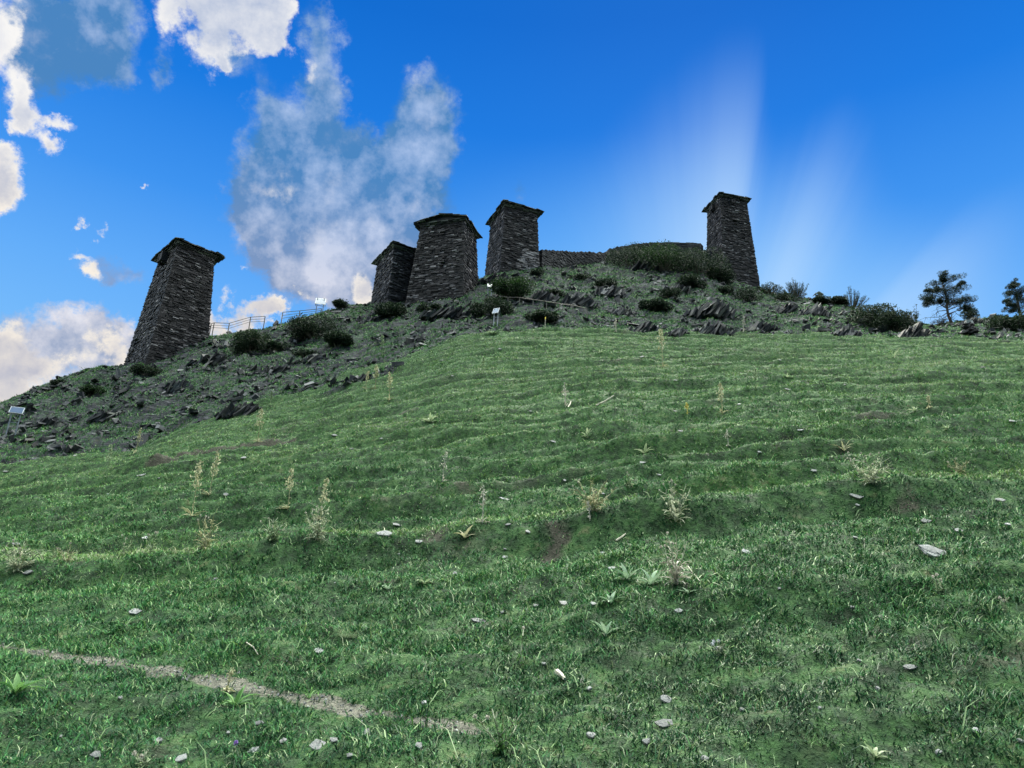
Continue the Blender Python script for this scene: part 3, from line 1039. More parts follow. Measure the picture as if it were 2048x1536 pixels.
OUTCROPS = [
    (1288, 664, 58, 30, 'row of grey tilted slate beds where the grass ends, left of the longest outcrop'),
    (1420, 666, 74, 32, 'longest jagged outcrop along the upper edge of the grass'),
    (1352, 668, 40, 22, 'short broken outcrop between two longer ones at the grass edge'),
    (1425, 629, 84, 36, 'dark pointed outcrop halfway up the slope below the rightmost tower'),
    (1284, 540, 50, 24, 'bare slate slabs showing under the dark bushes below the ruined wall'),
    (1522, 662, 60, 28, 'dark outcrop at the grass edge below and right of the rightmost tower'),
    (1632, 628, 46, 28, 'upright grey rock ribs below the little roofed board'),
    (1692, 670, 44, 26, 'pale upright slate ribs at the grass edge, left of the spreading juniper'),
    (1830, 672, 44, 36, 'rounded dark rock beside the bare twisted bush on the skyline'),
    (1945, 648, 40, 20, 'rounded grey boulder beneath the dark bush right of the tall pine'),
    (900, 632, 90, 28, 'fan of leaning slate slabs at the foot of the broad front tower'),
    (990, 562, 44, 26, 'tumbled dark rocks at the foot of the middle tower'),
    (1145, 612, 74, 36, 'big grey outcrop above the wooden handrail'),
    (1080, 598, 50, 26, 'smaller grey outcrop left above the wooden handrail'),
    (420, 726, 60, 30, 'dark slate beds right under the leftmost tower'),
    (478, 826, 70, 34, 'dark blocky outcrop low on the left slope just above the grass'),
    (545, 745, 60, 24, 'grey slate ribs below the dark bushes between the towers'),
    (352, 775, 66, 24, 'broken slate ledge below the leftmost tower'),
    (215, 838, 70, 26, 'low slate ledge on the far left slope'),
    (620, 722, 60, 20, 'flat-lying broken slate on the slope under the metal railing'),
    (725, 762, 90, 24, 'dark broken slate bank cutting into the green slope'),
    (1215, 590, 60, 26, 'weathered grey crag under the middle of the ruined wall'),
    (1350, 585, 56, 24, 'grey crag in the middle of the rocky slope'),
    (1570, 625, 56, 26, 'grassy slate crag between the rightmost tower and the small pine'),
    (1760, 662, 50, 18, 'low rocks half hidden under the spreading juniper'),
    (1240, 628, 50, 22, 'grey crag low on the rocky slope among dry grass'),
    (760, 640, 60, 18, 'low slate ledge under the bush left of the broad front tower'),
    (90, 850, 50, 24, 'dark ledge behind the solar panel on the far left'),
]
for i, (cx, cy, w, h, lab) in enumerate(OUTCROPS):
    p = hit(cx, cy)
    k = ppm(p)
    mb = crag_mesh(w / k * 1.3, h / k * 1.2, 110, 300 + i, dark=.18 if 'dark' in lab else 0.0)
    o = mb.build('rock_outcrop', M['rock'])
    o.location = p
    tag(o, lab, 'rock outcrop', 'slate outcrops on the hill')

# loose scree between the outcrops: countless small broken slates
sm = MB()
NS = 11000
sy = rng.uniform(30, 77, NS * 3)
sa = rng.uniform(-.80, .80, NS * 3)
_i = np.clip(np.searchsorted(ys, sy), 0, NY - 1)
_j = np.clip(np.searchsorted(aa, sa), 0, NA - 1)
ok = (m_rock[_i, _j] > .6) & (sy < YC[_i, _j] + 1) & (fbm(sa * sy / 2.5, sy / 2.5, 3, 141) > 0.0)
sy, sa = sy[ok][:NS], sa[ok][:NS]
sz = zat(sa * sy, sy)
n_ = len(sy)
ax_ = rng.normal(0, 1, (n_, 3)) * (1, 1, .5) + (0.3, 0, .2)
ax_ /= np.linalg.norm(ax_, axis=1)[:, None]
az_ = np.array([-.45, -.35, .8]) + rng.normal(0, .35, (n_, 3))
az_ -= ax_ * (az_ * ax_).sum(1)[:, None]
az_ /= np.linalg.norm(az_, axis=1)[:, None]
siz = np.clip(rng.lognormal(-2.25, .55, n_), .05, .36)
sm.boxes(np.stack([sa * sy, sy, sz + .02], -1), ax_, np.cross(az_, ax_), az_, np.stack([siz * rng.uniform(.7, 1.5, n_), siz * rng.uniform(.4, .9, n_), siz * rng.uniform(.12, .35, n_)], -1), .3, rng.beta(2, 3, n_))
tag(sm.build('scree', M['rock']), kind='stuff')


# cairn with a white stone on top
def cairn():
    p = hit(1940, 670)
    k = ppm(p)
    root = empty('cairn', p, 'small dark slate cairn topped by one white stone, below the tall pine', 'cairn')
    mb = MB()
    cs, HH, AX = [], [], []
    hgt = 28 / k
    for i in range(34):
        f = i / 34
        rr = (26 / k) * (.5 - .22 * f)
        an = random.uniform(0, 2 * PI)
        q = random.uniform(0, 1) ** .5 * rr
        cs.append([math.cos(an) * q, math.sin(an) * q, f * hgt * .9])
        an = random.uniform(0, PI)
        AX.append([math.cos(an), math.sin(an), random.uniform(-.15, .15)])
        HH.append((random.uniform(.14, .3), random.uniform(.1, .22), random.uniform(.03, .07)))
    AX = np.array(AX)
    AX /= np.linalg.norm(AX, axis=1)[:, None]
    AZ = np.array([0, 0, 1.0]) - AX * AX[:, 2:]
    AZ /= np.linalg.norm(AZ, axis=1)[:, None]
    mb.boxes(cs, AX, np.cross(AZ, AX), AZ, HH, .25, rng.beta(2, 4, 34))
    mb.build('stone_pile', M['wall'], root)
    m2 = MB()
    m2.boxes([[.02, -.1, hgt * .95]], (1, 0, 0), (0, 1, 0), (0, 0, 1), (.27, .2, .1), .3, np.array([.9]))
    m2.build('white_stone', M['slab'], root)


cairn()


def slab_mesh(w, d, t, seed):
    """a broken flat piece of slate"""
    r = np.random.default_rng(seed)
    n = int(r.integers(5, 9))
    an = np.sort((np.arange(n) + r.uniform(-.32, .32, n)) / n * 2 * PI)
    ra = r.uniform(.62, 1.1, n)
    top = [(math.cos(a) * q * w / 2, math.sin(a) * q * d / 2, t / 2 + r.uniform(-.1, .1) * t) for a, q in zip(an, ra)]
    bot = [(x * r.uniform(.85, 1.04), y * r.uniform(.85, 1.04), -t) for x, y, z in top]
    ix, iy = r.uniform(-.15, .15) * w, r.uniform(-.15, .15) * d
    inner = [(x * .6 + ix * .4, y * .6 + iy * .4, z + t * .12) for x, y, z in top]
    fs = [tuple(reversed(range(n, 2 * n)))]
    fs += [(n + i, n + (i + 1) % n, (i + 1) % n, i) for i in range(n)]
    fs += [(i, (i + 1) % n, 2 * n + (i + 1) % n, 2 * n + i) for i in range(n)]
    fs += [tuple(range(2 * n, 3 * n))]
    mb = MB()
    mb.add(top + bot + inner, fs, r.uniform(.2, .8))
    return mb


CHIP = 'small pale slate chip lying loose in the short grass'
STONES = [
    (1868, 1107, 54, 30, 'largest pale flat stone in the grass, cracked and ragged-edged'), (1491, 1106, 20, 9, 'white pointed chip in the green turf, between the tall thistle and the largest flat stone'),
    (1853, 1045, 22, 10, 'pale pointed slab above the largest flat stone'), (1917, 1063, 17, 13, 'square-ish pale stone just right above the largest flat stone'), (2000, 1002, 20, 8, CHIP), (2018, 1051, 18, 6, CHIP),
    (2026, 843, 15, 12, 'upright pale stone by the right edge of the picture, high on the slope'), (1715, 995, 28, 14, 'layered grey slate embedded in the bank under the white umbel plant'), (1716, 1012, 10, 5, CHIP), (1711, 1077, 10, 6, CHIP),
    (1600, 861, 14, 4, CHIP), (1580, 780, 26, 4, 'long thin pale slate high on the right slope'), (1628, 943, 14, 9, CHIP), (1479, 809, 8, 6, CHIP),
    (767, 1069, 36, 11, 'long flat slate resting on the edge of the green bank'), (794, 1051, 20, 9, 'slim tilted slate just above the long flat one on the bank'), (838, 1085, 18, 6, CHIP), (1016, 1051, 13, 13, 'upright pale stone stuck in a bare patch on the bank'),
    (1011, 1000, 26, 8, 'flat pale slate beside the lone dead stem'), (1056, 1065, 16, 5, CHIP), (1009, 1117, 16, 10, CHIP), (910, 1149, 14, 10, CHIP), (798, 1110, 7, 4, CHIP), (1109, 885, 20, 7, 'slender bluish slate in the middle of the slope'),
    (1284, 926, 16, 6, CHIP), (1318, 951, 9, 8, CHIP), (1350, 823, 8, 6, CHIP), (1352, 761, 9, 7, CHIP), (762, 878, 9, 7, CHIP), (704, 898, 7, 9, CHIP), (1061, 823, 8, 4, CHIP), (1283, 714, 11, 5, CHIP), (884, 721, 7, 5, CHIP), (1000, 698, 9, 4, CHIP),
    (1362, 863, 14, 5, CHIP), (1207, 989, 12, 8, CHIP), (1223, 1139, 18, 8, CHIP), (1205, 1108, 14, 5, CHIP), (53, 1147, 27, 9, 'pale slate casting a dark gap beneath it at the far left'), (290, 1078, 17, 10, 'tilted grey slate near the small umbels on the left'),
    (282, 951, 20, 7, 'thin pale slate on the left slope below the bare earth scar'), (488, 916, 14, 8, 'bright slate beside the bare earth scar'), (452, 990, 14, 12, 'tilted pale slate right of the straw-coloured stalks'), (670, 871, 14, 8, CHIP), (215, 989, 7, 6, CHIP), (13, 943, 13, 6, CHIP),
    (150, 912, 9, 4, CHIP), (318, 957, 9, 5, CHIP), (32, 1090, 20, 6, CHIP), (268, 1226, 25, 12, 'pale pointed slate on bare ground above the trodden path'), (637, 1306, 23, 11, 'pale square slate standing above the trodden path'), (191, 1515, 34, 11, 'long bluish slate at the bottom left edge'),
    (362, 1523, 30, 18, 'tilted blade of grey slate at the very bottom of the picture'), (506, 1507, 25, 19, 'grey slab half sunk in soil near the purple flower'), (634, 1497, 36, 22, 'biggest tilted grey slab at the bottom, left of the watery-green tussock'), (665, 1486, 20, 8, CHIP), (566, 1487, 20, 14, CHIP), (316, 1486, 16, 8, CHIP), (518, 1451, 20, 8, CHIP), (121, 1478, 9, 6, CHIP),
    (959, 1245, 34, 12, 'clean white oval slate in the middle of the foreground'), (1128, 1209, 22, 15, 'middle one of three pale stones lying in a row'), (1186, 1211, 16, 11, 'right one of three pale stones lying in a row'), (1072, 1214, 13, 11, 'left one of three pale stones lying in a row'), (1177, 1381, 13, 9, CHIP), (1331, 1403, 26, 18, 'blocky pale stone in the lower right foreground'),
    (1331, 1452, 46, 13, 'longest pale sliver of slate in the foreground'), (1182, 1476, 22, 9, CHIP), (1293, 1488, 20, 8, CHIP), (733, 1471, 23, 13, 'pale slate just below the bright green clump'), (837, 1498, 25, 15, 'triangular bluish slate at the bottom between two leafy clumps'), (847, 1409, 13, 8, CHIP), (699, 1517, 14, 10, CHIP), (1005, 1228, 11, 10, CHIP), (1087, 1331, 10, 6, CHIP),
    (1822, 1338, 28, 10, 'broad ragged pale slate in the right foreground'), (1718, 1325, 11, 9, CHIP), (1953, 1466, 23, 9, 'flat bluish slate near the lower right corner'), (1485, 1424, 14, 6, CHIP), (1410, 1523, 16, 10, CHIP), (1756, 1380, 12, 6, CHIP), (1878, 1509, 16, 6, CHIP), (2042, 1487, 16, 8, CHIP), (1357, 1225, 16, 12, CHIP), (1704, 1217, 9, 5, CHIP), (1440, 1300, 16, 11, CHIP),
    (905, 752, 6, 3, CHIP), (1560, 720, 7, 4, CHIP), (1690, 770, 8, 4, CHIP), (1965, 735, 14, 3, CHIP), (640, 690, 12, 5, CHIP), (596, 752, 12, 4, CHIP), (1130, 962, 8, 4, CHIP), (1520, 905, 9, 4, CHIP), (430, 1160, 9, 5, CHIP), (1010, 1100, 7, 4, CHIP), (240, 1400, 9, 6, CHIP), (455, 1470, 8, 5, CHIP), (1560, 1180, 9, 5, CHIP), (1640, 1420, 8, 5, CHIP),
]
for i, (cx, cy, w, h, lab) in enumerate(STONES):
    p = hit(cx, cy)
    k = ppm(p)
    # seen at a grazing angle: the depth of a flat stone is larger than its height in the picture
    wide, deep = w / k * 1.05, min(w / k * .95, h / k * 1.9)
    mb = slab_mesh(wide, deep, max(.007, .055 * deep), 500 + i)
    if w > 50:                       # split into plates lying over each other
        for dx, dy, sw, sq in ((-.10, .05, .80, 1), (.26, -.08, .5, 2)):
            m2 = slab_mesh(wide * sw, deep * sw * 1.1, .010, 590 + sq)
            mb.add(np.concatenate(m2.v) + (dx * wide, dy * deep, -.002 + .006 * sq), m2.f, .3 + .12 * sq)
    o = mb.build('flat_stone', M['slab'])
    o.location = p + np.array([0, 0, (.010 + .03 * deep)])
    o.rotation_euler = (rad(random.uniform(28, 46)), rad(random.uniform(-12, 12)), rad(random.uniform(-14, 14)))
    tag(o, lab, 'stone', 'pale slates scattered on the grass')


# ------------------------------------------------------------------ boards, railings, marker
def solar_board(px, foot, top, w, h, lab, yaw, kind='panel', y=None, tilt=60):
    """two posts, a cross bar and a tilted framed panel; sizes in pixels of the photo"""
    p = hit(px, foot)
    if y:
        q = px_world(px, foot, y)
        p = np.array([q[0], q[1], float(zat(q[0], q[1])[0])])
    k = ppm(p)
    H_, W_, B_ = (foot - top) / k, w / k, h / k
    root = empty('solar_panel' if kind == 'panel' else 'roofed_board', p, lab, 'solar panel' if kind == 'panel' else 'info board', 'boards on posts along the hill', rad(yaw))
    t = .03
    for s in (-1, 1):
        mb = MB()
        mb.boxes([(s * W_ * .32, 0, H_ * .5 - .2)], (1, 0, 0), (0, 1, 0), (0, 0, 1), (t, t, H_ * .5 + .15))
        mb.build('post', M['metal'], root)
    mb = MB()
    mb.boxes([(0, .0, H_ * .48)], (1, 0, 0), (0, 1, 0), (0, 0, 1), (W_ * .32 - t - .003, .018, .018))
    mb.build('cross_bar', M['metal'], root)
    if kind == 'panel':
        ct, st = math.cos(rad(tilt)), math.sin(rad(tilt))
        ax, ay, az = (1, 0, 0), (0, ct, st), (0, -st, ct)
        c = np.array([0, -.06, H_ - B_ * .45])
        mb = MB()
        mb.boxes([c], ax, ay, az, (W_ / 2, B_ / 2, .018), 0, np.array([.5]))
        pn = mb.build('panel', M['frame'], root)
        m2 = MB()
        m2.boxes([c + np.array(az) * .021], ax, ay, az, (W_ / 2 * .9, B_ / 2 * .88, .004), 0, np.array([.5]))
        m2.build('solar_cell_sheet', M['solar'], pn)
        for s in (-1, 1):
            m3 = MB()
            q = [c + np.array([s * W_ * .47, 0, 0]) + np.array(ay) * B_ * .5 * e - np.array(az) * .02 for e in (-1, 1)] + [c + np.array([s * W_ * .47, .30 * B_ + .1, -.40 * B_])]
            m3.tube([q[1], q[2]], [.018, .018], 4)
            m3.tube([q[0], q[2]], [.018, .018], 4)
            m3.build('brace', M['metal'], root)
    else:
        for s in (-1, 1):
            mb = MB()
            an = rad(34)
            ax = np.array([s * math.cos(an), 0, -math.sin(an)])
            az = np.array([s * math.sin(an), 0, math.cos(an)])
            mb.boxes([np.array([s * .003, 0, H_]) + ax * W_ * .33], ax, (0, 1, 0), az, (W_ * .33, .28, .02))
            mb.build('roof_slope', M['frame'], root)
        mb = MB()
        mb.boxes([(0, 0, H_ - .42)], (1, 0, 0), (0, 1, 0), (0, 0, 1), (W_ * .32 - t - .003, .02, .16))
        mb.build('board', M['timber'], root)
    return root


solar_board(638, 628, 593, 20, 20, 'small tilted solar panel on the skyline, at the right end of a metal railing', 12, y=61)
solar_board(991, 652, 612, 13, 16, 'solar panel on two tall posts on the grass below the middle tower', -22, tilt=62)
solar_board(979, 591, 565, 11, 10, 'tiny solar panel beside the bush at the foot of the broad front tower', 10)
solar_board(20, 874, 811, 25, 16, 'solar panel on tall posts at the far left of the rocky slope', 18, tilt=64)
solar_board(1637, 594, 573, 17, 10, 'little roofed board with two white slopes on the skyline left of the pine', 0, 'roof', y=71.5)


def railing(pts, heights, rails, lab, mat, name='railing', th=.03, ys_=None):
    """posts at picture points (their feet) with rails between them"""
    P = []
    for i, (x, y) in enumerate(pts):
        if ys_:
            q = px_world(x, y, ys_[i])
            P.append(np.array([q[0], q[1], q[2]]))
        else:
            P.append(hit(x, y))
    root = empty(name, P[0], lab, 'railing' if name == 'railing' else 'handrail')
    B = P[0]
    for p, h in zip(P, heights):
        mb = MB()
        mb.boxes([p - B + np.array([0, 0, h / 2 - .25])], (1, 0, 0), (0, 1, 0), (0, 0, 1), (th, th, h / 2 + .25))
        mb.build('post', mat, root)
    for f in rails:
        mb = MB()
        for (p, h), (q, h2) in zip(list(zip(P, heights))[:-1], list(zip(P, heights))[1:]):
            a, b = p - B + np.array([0, -th - .012, h * f]), q - B + np.array([0, -th - .012, h2 * f])
            mb.tube([a, b], [th * (.9 if f == 1 else .6)] * 2, 5)
        mb.build('rail', mat, root)


railing([(420, 662), (426, 660), (456, 663), (499, 649), (528, 648)], [.62, .62, .72, .66, .70], (1, .66, .33), 'rusty metal railing beside the leftmost tower', M['timber'], ys_=[57.0, 57.0, 57.8, 59, 59.6])
railing([(563, 642), (598, 635), (642, 627)], [.80, .62, .45], (1, .62, .28), 'rusty metal railing on the skyline under the small solar panel', M['timber'], ys_=[60.2, 60.8, 61.2])
railing([(984, 601), (1016, 605), (1039, 606), (1066, 613), (1093, 618), (1119, 622), (1146, 631), (1174, 638)], [.55, .42, .45, .55, .60, .58, .80, .80], (1,), 'weathered wooden handrail crossing the rocky slope below the middle tower', M['timber'], 'handrail', .035)

p = hit(1090, 656)
root = empty('marker_post', p, 'thin pale trail marker with yellow tip at the upper grass edge', 'marker post')
mb = MB(); mb.tube([(0, 0, -.1), (0.01, 0, .62)], [.022, .02], 6); mb.build('post', M['dry_stick'], root)
mb = MB(); mb.tube([(0.01, 0, .623), (0.012, 0, .80)], [.034, .034], 6); mb.build('yellow_tip', M['yellow'], root)


# ------------------------------------------------------------------ trees and bushes
def clump_leaves(mb, c, r, n, size, rs, thin=.35, up=0.2, shell=.55):
    """n small leaf sprays filling an ellipsoid, denser towards its surface"""
    c, r = np.asarray(c, float), np.asarray(r, float)
    d = rs.normal(0, 1, (n, 3))
    d /= np.linalg.norm(d, axis=1)[:, None]
    q = rs.random(n) ** (1 / 3.0)
    q = np.where(rs.random(n) < shell, .75 + .3 * rs.random(n), q)
    pos = c + d * q[:, None] * r
    ax = d * .8 + rs.normal(0, .6, (n, 3)) + (0, 0, up)
    ax /= np.linalg.norm(ax, axis=1)[:, None]
    sd = np.cross(ax, rs.normal(0, 1, (n, 3)))
    sd /= np.linalg.norm(sd, axis=1)[:, None] + 1e-9
    L = size * rs.uniform(.6, 1.4, n)[:, None]
    Wd = L * thin
    v = np.stack([pos - ax * L * .5, pos + sd * Wd * .5, pos + ax * L * .5, pos - sd * Wd * .5], 1)
    mb.quads(v, np.clip(rs.random(n) * .8 + .2 * (d[:, 2] * .5 + .5), 0, 1))


def bush(p, rx, rz, lab, seed, mat='shrub', cat='bush', n=1300, size=.16, ragged=.35, ry=None, name='bush', group='dark bushes on the rocky hill'):
    rs = np.random.default_rng(seed)
    root = empty(name, p, lab, cat, group)
    ry = ry or rx * .8
    mb, st = MB(), MB()
    k = max(5, int(8 + rx * 3))
    for i in range(k):
        a = rs.uniform(0, 2 * PI)
        q = rs.random() ** .5
        c = np.array([math.cos(a) * q * rx * .75, math.sin(a) * q * ry * .75, rz * rs.uniform(.35, .80) * (1.1 - .45 * q)])
        rr = np.array([rx, ry, rz]) * rs.uniform(.32, .52) * (1, 1, 1.05)
        clump_leaves(mb, c, rr, n // k, size, rs, .45)
        st.tube([(c[0] * .15, c[1] * .15, -.15), (c[0] * .6, c[1] * .6, c[2] * .5), tuple(c)], [.05, .035, .015], 5)
    ns = int(14 * ragged * 3)
    for i in range(ns):          # stray shoots that break the outline
        a = rs.uniform(0, 2 * PI)
        q = rs.uniform(.3, 1)
        b = np.array([math.cos(a) * q * rx * .9, math.sin(a) * q * ry * .9, rz * (1.0 - .4 * q)])
        tip = b + np.array([math.cos(a) * .3, math.sin(a) * .3, .8]) * rz * rs.uniform(.15, .4) * (ragged / .35)
        for s in np.linspace(0, 1, 6):
            clump_leaves(mb, b + (tip - b) * s, np.full(3, .09 + .05 * (1 - s)), 5, size * .9, rs, .45)
    mb.build('foliage', M[mat], root)
    st.build('stem', M['twig'], root)
    return root


BUSHES = [   # column and row of the foot, half width, height, label, material
    (497, 706, 40, 52, 'round dark juniper bush right of the leftmost tower, under the railing', 'shrub'),
    (630, 676, 50, 46, 'wide dark bush on the slope below the skyline solar panel', 'shrub'),
    (674, 692, 32, 30, 'low dark bush right below the wide bush under the solar panel', 'shrub'),
    (290, 748, 28, 22, 'low black bush at the foot of the leftmost tower', 'shrub'),
    (181, 790, 26, 20, 'bright green low bush on the far left skyline slope', 'shrub_bright'),
    (679, 613, 15, 18, 'small airy bush on the skyline between the solar panel and the broad tower', 'shrub'),
    (782, 634, 32, 32, 'dark bush at the foot of the lowest tower', 'shrub'),
    (1022, 598, 44, 44, 'large bright green bush at the foot of the middle tower', 'shrub_bright'),
    (985, 632, 40, 38, 'bush beside the doorway of the broad front tower', 'shrub'),
    (1086, 644, 30, 22, 'low dark bush just above the grass, right of the tall solar panel', 'shrub'),
    (1075, 552, 14, 14, 'tiny dark bush where the ruined wall meets the middle tower', 'shrub'),
    (1268, 534, 56, 38, 'dark bush under the left step of the ruined wall', 'shrub'),
    (1330, 540, 58, 54, 'tallest green bush rising above the top of the ruined wall', 'shrub_bright'),
    (1396, 548, 54, 56, 'broad dark bush under the right part of the ruined wall', 'shrub'),
    (1436, 562, 30, 40, 'dark bush at the left foot of the rightmost tower', 'shrub'),
    (1378, 574, 30, 26, 'dark bush on the slope below the bush-covered wall', 'shrub'),
    (1338, 596, 24, 20, 'dark hollow bush in the middle of the rocky slope', 'shrub'),
    (1308, 624, 30, 26, 'dark green bush above the lower rock band', 'shrub'),
    (1494, 604, 28, 30, 'dark bush below the rightmost tower', 'shrub'),
    (1538, 588, 24, 22, 'leafy bush at the right foot of the rightmost tower', 'shrub'),
    (1565, 602, 26, 16, 'low dark bush between the rightmost tower and the young pine', 'shrub'),
    (1212, 572, 24, 14, 'low dark bush under the plain part of the ruined wall', 'shrub'),
    (1160, 560, 22, 12, 'small dark bush below the ruined wall near the middle tower', 'shrub'),
    (1742, 652, 52, 46, 'spreading green juniper on the right, the widest bush near the skyline', 'shrub'),
    (1788, 664, 44, 44, 'dark juniper joined to the right side of the widest one', 'shrub'),
    (1946, 632, 22, 24, 'dark bush on the skyline right of the tall pine', 'shrub'),
    (2028, 664, 40, 40, 'dark bush under the pine at the right edge', 'shrub'),
    (1450, 588, 20, 14, 'small dark bush left below the rightmost tower', 'shrub'),
    (860, 620, 22, 12, 'little dark bush in front of the broad tower wall', 'shrub'),
    (560, 700, 26, 14, 'small dark bush between the round juniper and the wide bush', 'shrub'),
    (610, 712, 22, 12, 'small low bush under the wide dark bush', 'shrub'),
    (1110, 590, 20, 10, 'small dark bush among rocks above the handrail', 'shrub'),
    (120, 770, 20, 10, 'low dark bush on the left skyline', 'shrub'),
    (1660, 606, 30, 10, 'low dark scrub at the foot of the roofed board', 'shrub'),
]
for i, (cx, cy, hw, h, lab, mt) in enumerate(BUSHES):
    p = hit(cx, cy)
    k = ppm(p)
    big = hw > 28
    bush(p, 1.12 * hw / k, .90 * h / k, lab, 700 + i, mt, n=8500 if big else 3000, size=.15 if big else .12, ragged=.4 if 'airy' in lab else .10)


def limb(mb, pts, r0, r1):
    n = len(pts)
    mb.tube(pts, [r0 + (r1 - r0) * i / (n - 1) for i in range(n)], 6)


def pine(px, foot, lab, sc_, clumps, trunk, bare, seed, y, group='pines on the skyline'):
    rs = np.random.default_rng(seed)
    q = px_world(px, foot, y)
    p = np.array([q[0], q[1], float(zat(q[0], q[1])[0]) - .05])
    p[2] = max(p[2], q[2] - .3)
    root = empty('pine_tree', p, lab, 'pine', group)
    tb, fb_, bb = MB(), MB(), MB()
    T_ = [np.array([a * sc_, 0, b * sc_]) for a, b in trunk]
    limb(tb, T_, .17 * sc_ / .012 * .012 if False else .16, .03)
    for cx, cz, rr in clumps:
        c = np.array([cx * sc_, rs.normal(0, .45), cz * sc_])
        R = rr * sc_
        for j in range(7):
            cc = c + rs.normal(0, R * .55, 3) * (1, 1, .6)
            clump_leaves(fb_, cc, (R * .62, R * .62, R * .42), 130, .20, rs, .16, .35, .35)
        # limb from the trunk to the clump
        zb = max(.3, c[2] - abs(c[0]) * .35 - .1)
        tx = np.interp(zb, [t[2] for t in T_], [t[0] for t in T_])
        mid_ = np.array([(tx + c[0]) / 2, c[1] * .5, (zb + c[2]) / 2 + .08])
        limb(bb, [(tx, 0, zb), tuple(mid_), tuple(c)], .05, .015)
    for pts in bare:
        P = [np.array([a * sc_, rs.normal(0, .2), b * sc_]) for a, b in pts]
        limb(bb, P, .04, .012)
        for s in range(12):
            f = rs.random() ** .6
            i0 = min(int(f * (len(P) - 1)), len(P) - 2)
            o0 = P[i0] + (P[i0 + 1] - P[i0]) * rs.random()
            e = o0 + rs.normal(0, .28, 3) + (0, 0, -.06)
            bb.tube([o0, (o0 + e) / 2 + rs.normal(0, .04, 3), e], [.014, .010, .006], 4)
    tb.build('trunk', M['bark'], root)
    bb.build('limbs', M['bark'], root)
    fb_.build('crown', M['needles'], root)
    return root


def cp(lst):   # crop pixels of the tall pine to pixels from its foot
    return [((x - 1450) / 4.112, (590 - y) / 4.112, r / 3.3) for x, y, r in lst]


pine(1903, 643, 'tallest pine on the skyline, open crown with bare drooping lower branches', 1 / 20.8,
     cp([(1415, 165, 34), (1395, 205, 40), (1440, 185, 30), (1515, 205, 46), (1390, 255, 30), (1470, 235, 44), (1325, 310, 42), (1375, 335, 48), (1440, 300, 50), (1525, 300, 48), (1285, 385, 30), (1322, 365, 38), (1480, 360, 50), (1560, 355, 52), (1592, 405, 36), (1612, 432, 28), (1505, 395, 36), (1290, 300, 22), (1370, 400, 22), (1545, 250, 26)]),
     [(0, -1), (-1.5, 8), (-4.5, 20), (-4.2, 34), (-2.5, 48), (-2, 64), (-4.5, 84), (-6, 104)],
     [[(a / 4.112, b / 4.112) for a, b in q] for q in (
         [(-15, 110), (-60, 80), (-120, 55), (-225, 45)], [(-12, 130), (-80, 125), (-110, 105), (-100, 70)], [(-12, 95), (-50, 60), (-90, 40), (-150, 25)], [(-10, 150), (40, 185), (80, 170), (95, 140)],
         [(-5, 90), (30, 110), (60, 80), (95, 60)], [(-12, 170), (-60, 165), (-100, 150), (-90, 120)], [(-5, 60), (-50, 30), (-120, 15), (-170, 8)], [(-8, 75), (25, 70), (60, 40), (110, 30)])], 901, 67.0)


def young_pine(px, foot, w, h, lab, y, seed):
    """bushy young pine: many upright shoots, each clothed in short needles"""
    rs = np.random.default_rng(seed)
    q = px_world(px, foot, y)
    p = np.array([q[0], q[1], float(zat(q[0], q[1])[0]) - .05])
    k = ppm(p)
    W_, H_ = w / k, h / k
    root = empty('young_pine_tree', p, lab, 'pine', 'pines on the skyline')
    tb, fb_ = MB(), MB()
    tb.tube([(0, 0, -.2), (.02, 0, H_ * .4), (.03, 0, H_ * .95)], [.06, .045, .015], 6)
    for i in range(46):
        u, v = rs.uniform(-1, 1), rs.uniform(-1, 1)
        top = H_ * (1 - .62 * abs(u) ** 1.2) * rs.uniform(.55, 1.05)
        b = np.array([u * W_ * .35, v * W_ * .3, top * .25])
        e = np.array([u * W_ * .62, v * W_ * .45, top])
        tb.tube([(0.02, 0, top * .12), tuple(b), tuple(e)], [.02, .016, .008], 4)
        for s_ in np.linspace(.0, 1, 8):
            c = b + (e - b) * s_
            clump_leaves(fb_, c, (.11, .11, .13), 20, .12, rs, .2, .6, .4)
    tb.build('branches', M['bark'], root)
    fb_.build('needles', M['needles'], root)


young_pine(1590, 594, 44, 44, 'young bushy pine with upright shoots, first right of the rightmost tower', 73.0, 903)
young_pine(1702, 612, 50, 44, 'young bushy pine between the roofed board and the junipers', 71.5, 905)
pine(2044, 646, 'pine cut off by the right edge of the picture', 1 / 21.5, [(-6, 70, 9), (2, 78, 8), (8, 62, 12), (-10, 55, 10), (0, 48, 13), (14, 44, 14), (-18, 38, 9), (-4, 32, 12), (10, 26, 14), (-24, 26, 8), (-12, 18, 10)], [(0, -1), (0, 30), (1, 60), (0, 76)], [], 907, 66.0)


